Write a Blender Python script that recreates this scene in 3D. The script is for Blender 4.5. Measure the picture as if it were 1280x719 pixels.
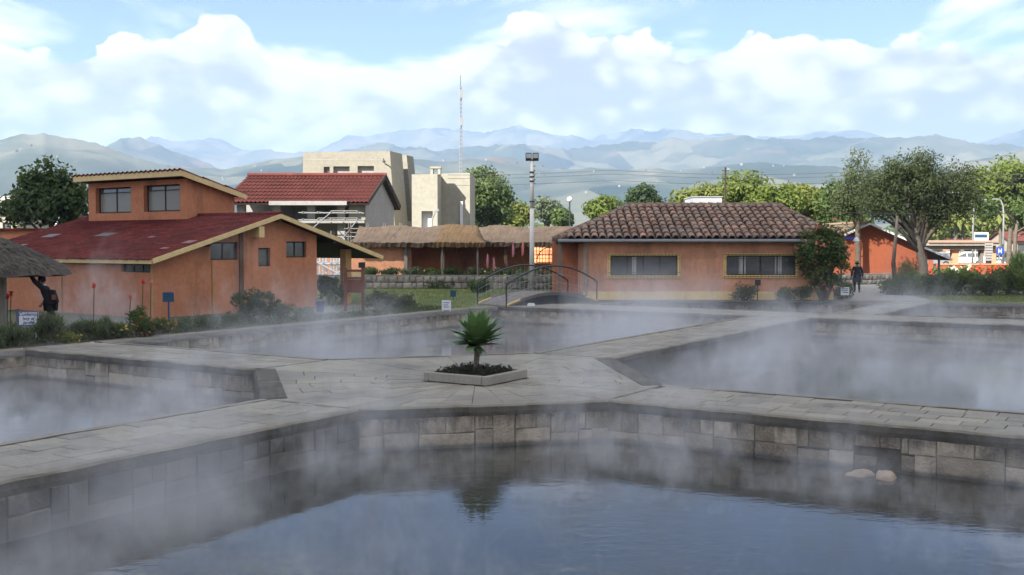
import bpy, bmesh, math, random
import numpy as np
from mathutils import Vector, Matrix, Euler
from mathutils.geometry import tessellate_polygon
from mathutils import noise as mnoise
for _o in list(bpy.data.objects): bpy.data.objects.remove(_o)
SC = bpy.context.scene
COL = SC.collection
R = math.radians
rnd = random.Random(7)

# ------------------------------------------------------------------ camera
F, CX, CY, H, YH = 1320.0, 640.0, 359.5, 2.6, 305.0
TILT = math.atan((CY - YH) / F)
cam_d = bpy.data.cameras.new('camera'); cam = bpy.data.objects.new('camera', cam_d); COL.objects.link(cam)
cam.location = (0, 0, H); cam.rotation_euler = (math.pi/2 - TILT, 0, 0)
cam_d.sensor_width = 36; cam_d.lens = F/1280*36; cam_d.clip_start = .1; cam_d.clip_end = 40000
SC.camera = cam

def ray(px, py):
    dx = (px-CX)/F; dy = (CY-py)/F
    return dx, math.cos(TILT)+dy*math.sin(TILT), -math.sin(TILT)+dy*math.cos(TILT)
def at(px, py, z=0.0):                 # ground point seen at a pixel of the photograph
    x, y, zz = ray(px, py); t = (z-H)/zz
    return Vector((x*t, y*t, z))
def pt(px, py, Y):                     # point at depth Y
    x, y, zz = ray(px, py); t = Y/y
    return Vector((x*t, Y, H+zz*t))
def X_(px, Y): return pt(px, 305, Y).x
def Z_(py, Y): return pt(640, py, Y).z

# ------------------------------------------------------------------ node helper
class NT:
    def __init__(s, tree): s.t = tree; tree.nodes.clear()
    def n(s, typ, ins=None, **kw):
        nd = s.t.nodes.new(typ)
        for k, v in kw.items(): setattr(nd, k, v)
        for k, v in (ins or {}).items(): s.set(nd.inputs[k], v)
        return nd
    def set(s, sock, v):
        if isinstance(v, bpy.types.NodeSocket): s.t.links.new(v, sock)
        elif isinstance(v, bpy.types.Node): s.t.links.new(v.outputs[0], sock)
        else:
            try:
                if sock.type == 'RGBA' and len(v) == 3: v = (*v, 1)
            except TypeError: pass
            sock.default_value = v
    def m(s, op, a, b=None, c=None, clamp=False):
        nd = s.t.nodes.new('ShaderNodeMath'); nd.operation = op; nd.use_clamp = clamp
        for i, v in enumerate((a, b, c)):
            if v is not None: s.set(nd.inputs[i], v)
        return nd.outputs[0]
    def mix(s, f, a, b, mode='MIX'):
        nd = s.t.nodes.new('ShaderNodeMix'); nd.data_type = 'RGBA'; nd.blend_type = mode
        s.set(nd.inputs[0], f); s.set(nd.inputs[6], a); s.set(nd.inputs[7], b)
        return nd.outputs[2]
    def rng(s, v, a, b, c=0., d=1., smooth=False):
        nd = s.t.nodes.new('ShaderNodeMapRange'); nd.clamp = True
        if smooth: nd.interpolation_type = 'SMOOTHSTEP'
        for i, x in enumerate((v, a, b, c, d)): s.set(nd.inputs[i], x)
        return nd.outputs[0]
    def noise(s, vec, scale, detail=4, rough=.55, dist=0., dims='3D', w=None):
        nd = s.t.nodes.new('ShaderNodeTexNoise'); nd.noise_dimensions = dims
        if vec is not None: s.set(nd.inputs['Vector'], vec)
        if w is not None: s.set(nd.inputs['W'], w)
        nd.inputs['Scale'].default_value = scale; nd.inputs['Detail'].default_value = detail
        nd.inputs['Roughness'].default_value = rough; nd.inputs['Distortion'].default_value = dist
        return nd.outputs[0]
    def mapping(s, vec, scale=(1, 1, 1), loc=(0, 0, 0), rot=(0, 0, 0)):
        nd = s.t.nodes.new('ShaderNodeMapping'); s.set(nd.inputs[0], vec)
        nd.inputs['Scale'].default_value = scale; nd.inputs['Location'].default_value = loc; nd.inputs['Rotation'].default_value = rot
        return nd.outputs[0]

# ------------------------------------------------------------------ sky, sun, exposure
SUN_EL, SUN_AZ = R(40), R(222)        # azimuth clockwise from +Y: behind the camera, to the left
EXPO = 2.75
SKY_S = 0.05
W = bpy.data.worlds.new('World'); SC.world = W; W.use_nodes = True
w = NT(W.node_tree)
sky = w.n('ShaderNodeTexSky', sky_type='NISHITA', sun_disc=False, sun_elevation=SUN_EL, sun_rotation=SUN_AZ,
          altitude=2700, air_density=0.45, dust_density=0.25, ozone_density=1.0)
tc = w.n('ShaderNodeTexCoord')
D = tc.outputs['Generated']
sp = w.n('ShaderNodeSeparateXYZ', {0: D})
az = w.m('ARCTAN2', sp.outputs[0], sp.outputs[1])            # 0 = straight ahead (+Y)
el = w.m('ARCSINE', sp.outputs[2])
# skyline of the cumulus bank: elevation of its top against azimuth
fc = w.n('ShaderNodeFloatCurve')
cu = fc.mapping.curves[0]
prof = [(-700, 60), (-300, 40), (-120, 62), (0, 52), (60, 64), (105, 70), (135, 64), (170, 44), (205, 40), (240, 22), (265, 6), (285, -2), (305, 10), (330, 52), (345, 74), (372, 72), (410, 92), (470, 92),
        (520, 84), (565, 72), (600, 40), (640, 30), (690, 16), (722, 26), (738, 50), (800, 48), (920, 50), (1080, 60), (1105, 50), (1160, 46), (1215, 58), (1280, 64), (1400, 50), (1600, 70), (2000, 50)]
AZR = R(60)
pts = []
for px, py in prof:
    a = math.atan((px-640)/F); e = math.atan((YH-py)/F*math.cos(a))
    pts.append(((a+AZR)/(2*AZR), e/0.4))
pts = sorted([(0.0, .45)] + [p for p in pts if 0.01 < p[0] < .99] + [(1.0, .45)])
while len(cu.points) < len(pts): cu.points.new(.5, .5)
for p, (x, y) in zip(cu.points, pts): p.location = (x, y); p.handle_type = 'VECTOR'
fc.mapping.update()
w.set(fc.inputs['Value'], w.rng(az, -AZR, AZR)); fc.inputs['Factor'].default_value = 1
top = w.m('MULTIPLY', fc.outputs[0], .4)
dz = w.mapping(D, (1, 1, 1.5))
n1 = w.noise(dz, 9, 8, .58); n2 = w.noise(dz, 34, 5, .6)
vor = w.n('ShaderNodeTexVoronoi', {'Vector': w.n('ShaderNodeVectorMath', {0: dz, 1: w.n('ShaderNodeVectorMath', {0: w.n('ShaderNodeTexNoise', {'Vector': dz, 'Scale': 22, 'Detail': 4}).outputs[1], 'Scale': .05}, operation='SCALE').outputs[0]}, operation='ADD').outputs[0], 'Scale': 26}, feature='SMOOTH_F1')
vor.inputs['Smoothness'].default_value = .5
edge = w.m('ADD', w.m('ADD', w.m('MULTIPLY', w.m('SUBTRACT', n1, .5), .050), w.m('MULTIPLY', w.m('SUBTRACT', n2, .5), .03)), w.m('MULTIPLY', w.m('SUBTRACT', .42, vor.outputs['Distance']), .04))
over = w.m('SUBTRACT', w.m('ADD', top, edge), el)            # >0 inside the bank
soft = w.rng(w.noise(dz, 5, 3), .35, .65, .002, .010)
mask = w.rng(over, 0., soft, smooth=True)
# ragged higher scraps and thin veils
hv = w.n('ShaderNodeVectorMath', {0: D, 1: w.n('ShaderNodeCombineXYZ', {0: w.m('ADD', sp.outputs[2], .12), 1: w.m('ADD', sp.outputs[2], .12), 2: w.m('ADD', sp.outputs[2], .12)}).outputs[0]}, operation='DIVIDE').outputs[0]
n3 = w.noise(w.mapping(hv, (1.1, .9, .0), (15.3, 4.4, 0)), .95, 7, .58, .3)
veil = w.rng(n3, .44, .58, 0, .92, smooth=True)
# shading inside the bank: sunlit billows against lavender-grey hollows
b1 = w.noise(w.mapping(D, (1, 1, 1.7), (1, 2, .3)), 7, 7, .6); b2 = w.noise(w.mapping(D, (1, 1, 2.2), (4, 2, 0)), 20, 5, .55)
lit = w.m('ADD', w.m('ADD', w.m('MULTIPLY', b1, .8), w.m('MULTIPLY', b2, .5)), w.m('MULTIPLY', w.m('SUBTRACT', .40, vor.outputs['Distance']), .55))
lit = w.m('ADD', lit, w.rng(over, 0., .06, .18, -.02))
lit = w.m('ADD', lit, w.m('MULTIPLY', w.m('SUBTRACT', w.noise(w.mapping(D, (1, 1, 1.6), (7, 1, 2)), 3.2, 3, .5), .5), .5))
litf = w.rng(lit, .48, .88, smooth=True)
CL = 1.0/(SKY_S*2**EXPO)
ccol = w.mix(litf, tuple(CL*c for c in (.60, .585, .605)), tuple(CL*c for c in (1.40, 1.32, 1.22)))
vcol = tuple(CL*c for c in (1.6, 1.57, 1.52))
scol = w.mix(veil, sky.outputs[0], vcol)
scol = w.mix(mask, scol, ccol)
bg = w.n('ShaderNodeBackground', {'Color': scol, 'Strength': SKY_S})
w.n('ShaderNodeOutputWorld', {'Surface': bg.outputs[0]})

sun_d = bpy.data.lights.new('sun', 'SUN'); sun_d.energy = 2.0; sun_d.angle = R(.53); sun_d.color = (1, .95, .87)
sun = bpy.data.objects.new('sun', sun_d); COL.objects.link(sun)
SUNV = Vector((math.sin(SUN_AZ)*math.cos(SUN_EL), math.cos(SUN_AZ)*math.cos(SUN_EL), math.sin(SUN_EL)))
sun.rotation_euler = SUNV.to_track_quat('Z', 'Y').to_euler(); sun.location = SUNV*50
SC.view_settings.view_transform = 'Standard'; SC.view_settings.look = 'None'
SC.view_settings.exposure = EXPO; SC.view_settings.gamma = 1; SC.view_settings.use_curve_mapping = False
cy = SC.cycles
cy.use_denoising = True; cy.max_bounces = 6; cy.diffuse_bounces = 3; cy.glossy_bounces = 3; cy.transmission_bounces = 4
cy.transparent_max_bounces = 12; cy.volume_bounces = 1; cy.volume_max_steps = 128; cy.caustics_reflective = False; cy.caustics_refractive = False
cy.sample_clamp_indirect = 4

# ------------------------------------------------------------------ materials
MATS = {}
def newmat(name):
    m = bpy.data.materials.new(name); m.use_nodes = True; MATS[name] = m
    return m, NT(m.node_tree)
def principled(k, col, rough=.8, bump=None, bstr=.4, bdist=.02, **kw):
    ins = {'Base Color': col, 'Roughness': rough}
    ins.update(kw)
    p = k.n('ShaderNodeBsdfPrincipled', ins)
    if bump is not None:
        b = k.n('ShaderNodeBump', {'Strength': bstr, 'Distance': bdist, 'Height': bump})
        k.set(p.inputs['Normal'], b.outputs[0])
    k.n('ShaderNodeOutputMaterial', {'Surface': p.outputs[0]})
    return p
def plain(name, c, rough=.75, var=.25, scale=3., bstr=.25, dirt=None, spec=.3, metal=0., rand=.0, bscale=None):
    """colour with two octaves of mottling, per-object variation and fine relief"""
    m, k = newmat(name)
    g = k.n('ShaderNodeNewGeometry').outputs['Position']
    n = k.noise(g, scale, 6, .6); f = k.noise(g, scale*9, 4, .6)
    col = k.mix(k.rng(n, .3, .7), tuple(x*(1-var) for x in c), tuple(min(1, x*(1+var*.7)) for x in c))
    col = k.mix(.25, col, k.mix(k.rng(f, .35, .65), tuple(x*.6 for x in c), tuple(min(1, x*1.25) for x in c)))
    if dirt:
        d = k.rng(k.noise(k.mapping(g, (1.2, 1.2, .35)), scale*.9, 6, .7), .52, .72)
        col = k.mix(k.m('MULTIPLY', d, dirt[3] if len(dirt) > 3 else .6), col, dirt[:3])
    if rand:
        r = k.n('ShaderNodeObjectInfo').outputs['Random']
        col = k.mix(1., col, k.n('ShaderNodeCombineColor', {0: k.rng(r, 0, 1, 1-rand, 1+rand), 1: k.rng(r, 0, 1, 1-rand, 1+rand*.9), 2: k.rng(r, 0, 1, 1-rand, 1+rand*.8)}).outputs[0], 'MULTIPLY')
    principled(k, col, rough, k.noise(g, bscale or scale*12, 4), bstr, .015, **{'Specular IOR Level': spec, 'Metallic': metal})
    return m
def leafmat(name, c, c2, trans=.35, scale=.9):
    m, k = newmat(name)
    geo = k.n('ShaderNodeNewGeometry')
    n = k.noise(geo.outputs['Position'], scale, 3)
    r = geo.outputs['Random Per Island']
    f = k.m('ADD', k.m('MULTIPLY', k.rng(n, .3, .7), .5), k.m('MULTIPLY', r, .5))
    col = k.mix(f, c, c2)
    d = k.n('ShaderNodeBsdfPrincipled', {'Base Color': col, 'Roughness': .55, 'Specular IOR Level': .25})
    t = k.n('ShaderNodeBsdfTranslucent', {'Color': k.mix(.5, col, (.16, .2, .02), 'ADD')})
    x = k.n('ShaderNodeMixShader', {0: trans, 1: d.outputs[0], 2: t.outputs[0]})
    k.n('ShaderNodeOutputMaterial', {'Surface': x.outputs[0]})
    return m

plain('orange_plaster', (.50, .20, .10), .9, .2, .7, .15, dirt=(.15, .075, .05, .75))
plain('peach_plaster', (.64, .31, .175), .9, .2, .6, .12, dirt=(.24, .13, .08, .7))
plain('red_plaster', (.33, .095, .045), .9, .12, .5, .12, dirt=(.3, .08, .04, .3))
plain('yellow_plaster', (.84, .58, .21), .85, .12, .8, .1, dirt=(.4, .27, .12, .4))
plain('cream_wood', (.72, .53, .25), .6, .12, 2, .1, dirt=(.35, .24, .12, .4))
plain('ochre_plaster', (.42, .25, .10), .85, .15, 1, .1)
m, k = newmat('maroon_roof')
g = k.n('ShaderNodeNewGeometry').outputs['Position']
vc = k.n('ShaderNodeSeparateColor', {0: k.n('ShaderNodeTexVoronoi', {'Vector': k.mapping(g, (1.5, 1.5, 7.)), 'Scale': 1.6}).outputs['Color']}).outputs[0]
n = k.noise(g, .9, 6, .65); f = k.noise(g, 14, 5, .65)
col = k.mix(vc, (.085, .014, .013), (.185, .032, .024))
col = k.mix(k.rng(n, .45, .68, 0, .75), col, (.065, .016, .015))
col = k.mix(k.rng(f, .5, .7, 0, .5), col, (.20, .07, .055))
col = k.mix(k.rng(k.noise(g, 2.3, 6, .7), .64, .72, 0, .55), col, (.22, .13, .11))
principled(k, col, .8, f, .5, .02, **{'Specular IOR Level': .2})
plain('roof_patch_grey', (.13, .115, .11), .5, .3, 4, .1)
plain('roof_patch_pink', (.27, .12, .11), .6, .2, 4, .1)
plain('dark_timber', (.045, .03, .022), .7, .3, 4, .2)
plain('brown_timber', (.11, .06, .035), .7, .3, 4, .2)
plain('grey_timber', (.2, .18, .16), .8, .3, 3, .3)
plain('red_timber', (.19, .065, .04), .7, .25, 3, .2)
plain('red_tile', (.125, .032, .024), .8, .25, .8, .2, dirt=(.2, .06, .045, .5))
plain('concrete', (.33, .32, .30), .9, .14, .5, .2, dirt=(.2, .19, .18, .5))
plain('tan_concrete', (.28, .26, .21), .9, .08, .35, .12, dirt=(.34, .29, .21, .4))
plain('cream_concrete', (.35, .33, .27), .9, .06, .3, .1, dirt=(.5, .44, .33, .3))
plain('white_paint', (.75, .76, .76), .5, .05, 2, .05)
plain('black_paint', (.02, .022, .024), .45, .2, 3, .05)
plain('dark_metal', (.05, .055, .06), .45, .2, 5, .05, metal=.3)
plain('steel', (.42, .43, .43), .45, .15, 4, .05, metal=.6)
plain('pale_concrete', (.52, .51, .48), .85, .1, 1.5, .15)
plain('galvanised', (.27, .28, .28), .6, .15, 2, .08)
plain('wire', (.08, .08, .09), .6, .1, 1, 0)
plain('blue_paint', (.02, .07, .13), .5, .12, 4, .05)
plain('bin_blue', (.02, .05, .22), .45, .1, 4, .05)
plain('sign_blue', (.02, .07, .35), .5, .05, 4, .03)
plain('sign_ink', (.02, .04, .16), .6, .05, 4, 0)
plain('thatch', (.095, .08, .064), .95, .4, 2.5, .9, dirt=(.06, .05, .045, .6), bscale=22)
plain('old_thatch', (.155, .112, .078), .95, .3, 1.2, .8, dirt=(.09, .07, .058, .6), bscale=16)
plain('gold_thatch', (.21, .135, .07), .95, .35, 1.6, .8, bscale=16)
plain('soil', (.07, .055, .04), .95, .4, 2, .6)
plain('bark', (.13, .105, .08), .9, .4, 5, .7)
plain('pale_bark', (.15, .125, .10), .9, .35, 5, .6)
plain('agave_stem', (.16, .13, .1), .9, .35, 14, .8)
plain('planter_stone', (.29, .27, .225), .85, .14, 2.2, .3, dirt=(.2, .18, .15, .5))
plain('boulder', (.42, .31, .22), .85, .3, 5, .7)
plain('fieldstone', (.24, .22, .19), .9, .3, 3, .5, rand=.3)
plain('mortar', (.09, .08, .065), .95, .25, 4, .4)
plain('skin', (.20, .10, .065), .6, .1, 6, .05)
plain('black_cloth', (.012, .012, .014), .9, .2, 8, .2)
plain('navy_cloth', (.02, .026, .036), .9, .2, 8, .2)
plain('grey_cloth', (.07, .072, .078), .9, .2, 8, .2)
plain('white_cloth', (.6, .6, .6), .9, .1, 8, .1)
plain('pink_cloth', (.5, .25, .2), .9, .1, 8, .1)
plain('straw', (.52, .42, .2), .85, .2, 20, .3)
plain('car_white', (.78, .79, .8), .25, .03, 1, 0, spec=.5)
plain('car_grey', (.22, .23, .25), .3, .05, 1, 0, spec=.5)
plain('tyre', (.025, .025, .025), .9, .1, 5, .2)
plain('rim', (.4, .4, .42), .3, .1, 5, 0, metal=.8)
plain('brick_orange', (.55, .22, .10), .85, .18, 2, .2, rand=.15)
plain('drain_shade', (.006, .006, .006), .95, .1, 2, 0, spec=.05)  # near-black stands in for the unlit inside of the drain
plain('curtain', (.48, .47, .44), .9, .08, 5, .15)
plain('interior_dark', (.03, .028, .027), .9, .2, 2, 0)
plain('terrace_path', (.27, .26, .24), .9, .14, .8, .3, dirt=(.17, .16, .15, .4))
plain('pool_floor', (.05, .045, .035), .9, .3, 2, .2)
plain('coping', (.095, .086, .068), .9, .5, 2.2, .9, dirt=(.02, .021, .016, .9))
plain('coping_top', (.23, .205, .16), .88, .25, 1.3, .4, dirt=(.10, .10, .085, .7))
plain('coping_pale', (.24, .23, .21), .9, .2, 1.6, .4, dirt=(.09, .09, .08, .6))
for nm, c in dict(rose=(.68, .22, .17), red_flower=(.62, .05, .02), orange_flower=(.65, .2, .02), yellow_flower=(.6, .42, .1), white_flower=(.65, .6, .5), pink_flower=(.5, .2, .22)).items():
    plain(nm, c, .7, .2, 6, 0)
leafmat('leaf_dark', (.020, .040, .012), (.060, .095, .028))
leafmat('leaf_mid', (.040, .070, .018), (.105, .150, .038))
leafmat('leaf_olive', (.045, .062, .024), (.105, .128, .052), .3)
leafmat('leaf_bright', (.075, .115, .020), (.170, .210, .042), .4)
leafmat('leaf_yellow', (.10, .13, .028), (.21, .23, .055), .4)
leafmat('leaf_grey', (.06, .078, .042), (.125, .15, .08), .3)
leafmat('groundcover', (.018, .017, .013), (.05, .042, .032), .2, 3)
leafmat('grass_blade', (.07, .10, .02), (.16, .19, .045), .3)

m, k = newmat('agave_leaf')
geo = k.n('ShaderNodeNewGeometry'); oi = k.n('ShaderNodeObjectInfo').outputs['Random']
tcn = k.n('ShaderNodeTexCoord').outputs['Object']
stp = k.noise(k.mapping(tcn, (30, 30, 1.5)), 1, 3)
col = k.mix(k.rng(stp, .3, .7), (.085, .165, .05), (.18, .29, .10))
col = k.mix(k.m('MULTIPLY', oi, .5), col, (.15, .23, .08))
principled(k, col, .42, stp, .15, .01, **{'Specular IOR Level': .5})

m, k = newmat('paver')
g = k.n('ShaderNodeNewGeometry').outputs['Position']; r = k.n('ShaderNodeObjectInfo').outputs['Random']
n = k.noise(g, 1.1, 6, .65); f = k.noise(g, 26, 5, .6)
col = k.mix(k.rng(n, .3, .7), (.21, .185, .145), (.345, .312, .25))
col = k.mix(k.m('MULTIPLY', k.rng(f, .45, .62), .35), col, (.11, .105, .09))
col = k.mix(k.m('MULTIPLY', k.rng(k.noise(g, .55, 7, .7), .50, .62), .62), col, (.10, .095, .08))
col = k.mix(1., col, k.n('ShaderNodeCombineColor', {0: k.rng(r, 0, 1, .80, 1.14), 1: k.rng(r, 0, 1, .80, 1.13), 2: k.rng(r, 0, 1, .82, 1.10)}).outputs[0], 'MULTIPLY')
principled(k, col, k.rng(n, .3, .7, .62, .85), f, .5, .012, **{'Specular IOR Level': .35})

m, k = newmat('stone_block')
g = k.n('ShaderNodeNewGeometry').outputs['Position']; oi = k.n('ShaderNodeObjectInfo'); r = oi.outputs['Random']
sv = k.n('ShaderNodeVectorMath', {0: g, 1: k.n('ShaderNodeCombineXYZ', {0: k.m('MULTIPLY', r, 37.), 1: k.m('MULTIPLY', r, 11.), 2: 0.}).outputs[0]}, operation='ADD').outputs[0]
n = k.noise(sv, 2.6, 6, .65); f = k.noise(sv, 24, 5, .6)
col = k.mix(k.rng(r, 0, 1), (.20, .16, .11), (.56, .47, .35))
col = k.mix(k.m('MULTIPLY', k.rng(n, .4, .66), .75), col, (.15, .125, .095))
col = k.mix(k.m('MULTIPLY', k.rng(f, .5, .68), .4), col, (.42, .39, .33))
gz = k.n('ShaderNodeSeparateXYZ', {0: g}).outputs[2]
stain = k.m('MULTIPLY', k.rng(k.m('ADD', gz, k.m('MULTIPLY', k.m('SUBTRACT', k.noise(k.mapping(g, (3, 3, .6)), 1.4, 6, .7), .5), .9)), -.32, -.10), .85)   # seepage under the coping
col = k.mix(stain, col, (.028, .027, .022))
wet_or_shaded = k.rng(k.m('ADD', gz, k.m('MULTIPLY', k.noise(g, 3, 4), .08)), -.60, -.54, .75, 0)                  # damp tide line
col = k.mix(wet_or_shaded, col, (.03, .028, .022))
principled(k, col, .82, k.m('ADD', k.m('MULTIPLY', n, .7), f), .9, .04, **{'Specular IOR Level': .35})

plain('wet_shaded_stone', (.115, .105, .088), .6, .4, 2.6, .8, dirt=(.03, .034, .028, .85), spec=.5, rand=.35, bscale=26)  # weaker light on the left wall put into the colour, along with wet algae
m, k = newmat('roof_tile')
g = k.n('ShaderNodeNewGeometry').outputs['Position']; r = k.n('ShaderNodeObjectInfo').outputs['Random']
n = k.noise(g, 1.1, 5, .6); f = k.noise(g, 9, 5, .65)
col = k.mix(r, (.19, .12, .088), (.44, .27, .19))
col = k.mix(k.rng(n, .42, .62, 0, .7), col, (.24, .195, .155))
col = k.mix(k.rng(f, .50, .68, 0, .7), col, (.07, .06, .05))
principled(k, col, .9, f, .4, .02, **{'Specular IOR Level': .2})

m, k = newmat('glass')
g = k.n('ShaderNodeNewGeometry').outputs['Position']
principled(k, k.mix(k.noise(g, 1.4, 2), (.035, .038, .04), (.13, .135, .135)), .06, k.noise(g, .8, 1), .08, .02, **{'Specular IOR Level': .8})  # paler mottling paints reflected sky into the pane colour
m, k = newmat('frosted_glass')
principled(k, (.20, .20, .17), .25, **{'Specular IOR Level': .5})
m, k = newmat('lamp_glass')
principled(k, (.75, .76, .78), .2, **{'Specular IOR Level': .5})

m, k = newmat('water')
g = k.n('ShaderNodeNewGeometry').outputs['Position']
wv = k.noise(k.mapping(g, (1, 1.6, 1), rot=(0, 0, .3)), 3.2, 3, .5, .4)
wf = k.noise(k.mapping(g, (1, 1.8, 1)), 11, 2, .5)
amp = k.rng(k.noise(g, .25, 2), .35, .65, .25, 1.)
hgt = k.m('MULTIPLY', k.m('ADD', wv, k.m('MULTIPLY', wf, .25)), amp)
principled(k, k.mix(k.noise(g, .5, 3), (.020, .021, .016), (.045, .042, .030)), .03, hgt, .10, .05, IOR=1.33, **{'Specular IOR Level': .5})

m, k = newmat('ground')
g = k.n('ShaderNodeNewGeometry').outputs['Position']
n = k.noise(g, .12, 6, .6); f = k.noise(g, 4, 5, .7)
col = k.mix(k.rng(n, .4, .6), (.075, .09, .032), (.12, .105, .062))
col = k.mix(k.rng(f, .3, .7, 0, .5), col, (.05, .055, .025))
principled(k, col, .95, f, .6, .05)
m, k = newmat('lawn')
g = k.n('ShaderNodeNewGeometry').outputs['Position']
n = k.noise(g, .5, 6, .6); f = k.noise(g, 14, 4, .7)
col = k.mix(k.rng(n, .35, .65), (.10, .135, .03), (.19, .21, .055))
col = k.mix(k.rng(f, .3, .7, 0, .4), col, (.06, .08, .02))
principled(k, col, .95, f, .7, .03)

m, k = newmat('hills')
g = k.n('ShaderNodeNewGeometry').outputs['Position']
n = k.noise(g, .0011, 6, .6); f = k.noise(g, .006, 6, .65)
vr = k.n('ShaderNodeTexVoronoi', {'Vector': g, 'Scale': .0065})
vh = k.n('ShaderNodeSeparateColor', {0: vr.outputs['Color']}).outputs[0]
col = k.mix(k.rng(n, .38, .62), (.018, .032, .022), (.12, .12, .075))  # broad dark areas paint cloud shadow into the colour, along with woodland
col = k.mix(k.rng(vh, .55, .8, 0, .6), col, (.19, .175, .11))
col = k.mix(k.rng(f, .48, .66, 0, .8), col, (.035, .055, .03))
col = k.mix(k.rng(k.noise(g, .004, 4), .62, .72, 0, .8), col, (.20, .13, .09))
principled(k, col, 1., **{'Specular IOR Level': 0.})

def M(*names): return [MATS[n] for n in names]

# ------------------------------------------------------------------ mesh helper
class MB:
    def __init__(s): s.v = []; s.f = []; s.mi = []
    def face(s, pts, mi=0):
        b = len(s.v); s.v += [tuple(p) for p in pts]; s.f.append(tuple(range(b, b+len(pts)))); s.mi.append(mi)
    def mesh(s, vs, fs, mi=0):
        b = len(s.v); s.v += [tuple(p) for p in vs]
        for f in fs: s.f.append(tuple(b+i for i in f)); s.mi.append(mi)
    def hexa(s, p, mi=0):      # p: 4 bottom (ccw) + 4 top
        s.mesh(p, [(3, 2, 1, 0), (4, 5, 6, 7), (0, 1, 5, 4), (1, 2, 6, 5), (2, 3, 7, 6), (3, 0, 4, 7)], mi)
    def box(s, c, d, rz=0., mi=0):
        x, y, z = d[0]/2, d[1]/2, d[2]/2; ca, sa = math.cos(rz), math.sin(rz)
        P = [(-x, -y, -z), (x, -y, -z), (x, y, -z), (-x, y, -z), (-x, -y, z), (x, -y, z), (x, y, z), (-x, y, z)]
        s.hexa([(c[0]+a*ca-b*sa, c[1]+a*sa+b*ca, c[2]+h) for a, b, h in P], mi)
    def bx(s, x0, x1, y0, y1, z0, z1, mi=0): s.box(((x0+x1)/2, (y0+y1)/2, (z0+z1)/2), (abs(x1-x0), abs(y1-y0), abs(z1-z0)), 0, mi)
    def beam(s, p0, p1, wd, ht, mi=0, up=(0, 0, 1)):
        p0 = Vector(p0); p1 = Vector(p1); d = (p1-p0).normalized(); u = Vector(up)
        sd = d.cross(u)
        if sd.length < 1e-4: sd = d.cross(Vector((1, 0, 0)))
        sd.normalize(); u = sd.cross(d).normalized(); a = sd*wd/2; b = u*ht/2
        s.hexa([p0-a-b, p0+a-b, p1+a-b, p1-a-b, p0-a+b, p0+a+b, p1+a+b, p1-a+b], mi)
    def prism(s, poly, z0, z1, mi=0):
        n = len(poly); b = len(s.v)
        ar = sum(poly[i][0]*poly[(i+1) % n][1]-poly[(i+1) % n][0]*poly[i][1] for i in range(n))
        if ar < 0: poly = poly[::-1]
        s.v += [(p[0], p[1], z0) for p in poly]+[(p[0], p[1], z1) for p in poly]
        s.f.append(tuple(b+i for i in range(n-1, -1, -1))); s.f.append(tuple(b+n+i for i in range(n)))
        s.f += [(b+i, b+(i+1) % n, b+n+(i+1) % n, b+n+i) for i in range(n)]
        s.mi += [mi]*(n+2)
    def tube(s, pts, rad, n=7, mi=0, cap=True):
        pts = [Vector(p) for p in pts]; b = len(s.v)
        if not hasattr(rad, '__len__'): rad = [rad]*len(pts)
        ref = None
        for i, p in enumerate(pts):
            d = (pts[min(i+1, len(pts)-1)]-pts[max(i-1, 0)]).normalized()
            if ref is None: ref = d.orthogonal().normalized()
            ref = (ref-d*ref.dot(d)).normalized(); o = d.cross(ref)
            for j in range(n):
                a = 2*math.pi*j/n
                s.v.append(tuple(p+(ref*math.cos(a)+o*math.sin(a))*rad[i]))
        for i in range(len(pts)-1):
            for j in range(n):
                s.f.append((b+i*n+j, b+i*n+(j+1) % n, b+(i+1)*n+(j+1) % n, b+(i+1)*n+j)); s.mi.append(mi)
        if cap:
            s.f.append(tuple(b+j for j in range(n-1, -1, -1))); s.f.append(tuple(b+(len(pts)-1)*n+j for j in range(n))); s.mi += [mi, mi]
    def lathe(s, prof, n=16, mi=0, c=(0, 0, 0)):
        b = len(s.v)
        for r, z in prof:
            for j in range(n):
                a = 2*math.pi*j/n; s.v.append((c[0]+r*math.cos(a), c[1]+r*math.sin(a), c[2]+z))
        for i in range(len(prof)-1):
            for j in range(n):
                s.f.append((b+i*n+j, b+i*n+(j+1) % n, b+(i+1)*n+(j+1) % n, b+(i+1)*n+j)); s.mi.append(mi)
    def holed(s, o, u, v, poly, holes, depth=0., mi=0, inward=None):
        """flat wall (o + u*x + v*y) with rectangular openings (x0,x1,y0,y1) and reveals of the given depth"""
        o = Vector(o); u = Vector(u); v = Vector(v)
        loops = [[Vector((x, y, 0)) for x, y in poly]]
        for x0, x1, y0, y1 in holes: loops.append([Vector(p+(0,)) for p in ((x0, y0), (x0, y1), (x1, y1), (x1, y0))])
        flat = [p for l in loops for p in l]
        b = len(s.v); s.v += [tuple(o+u*p.x+v*p.y) for p in flat]
        for t in tessellate_polygon(loops): s.f.append(tuple(b+i for i in t)); s.mi.append(mi)
        if depth:
            nn = Vector(inward) if inward is not None else -u.cross(v).normalized()
            for x0, x1, y0, y1 in holes:
                q = [o+u*x+v*y for x, y in ((x0, y0), (x1, y0), (x1, y1), (x0, y1))]
                for i in range(4):
                    a, c = q[i], q[(i+1) % 4]
                    s.face([a, c, c+nn*depth, a+nn*depth], mi)
    def data(s, name):
        me = bpy.data.meshes.new(name); me.from_pydata(s.v, [], s.f); me.polygons.foreach_set('material_index', s.mi); return me
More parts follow.
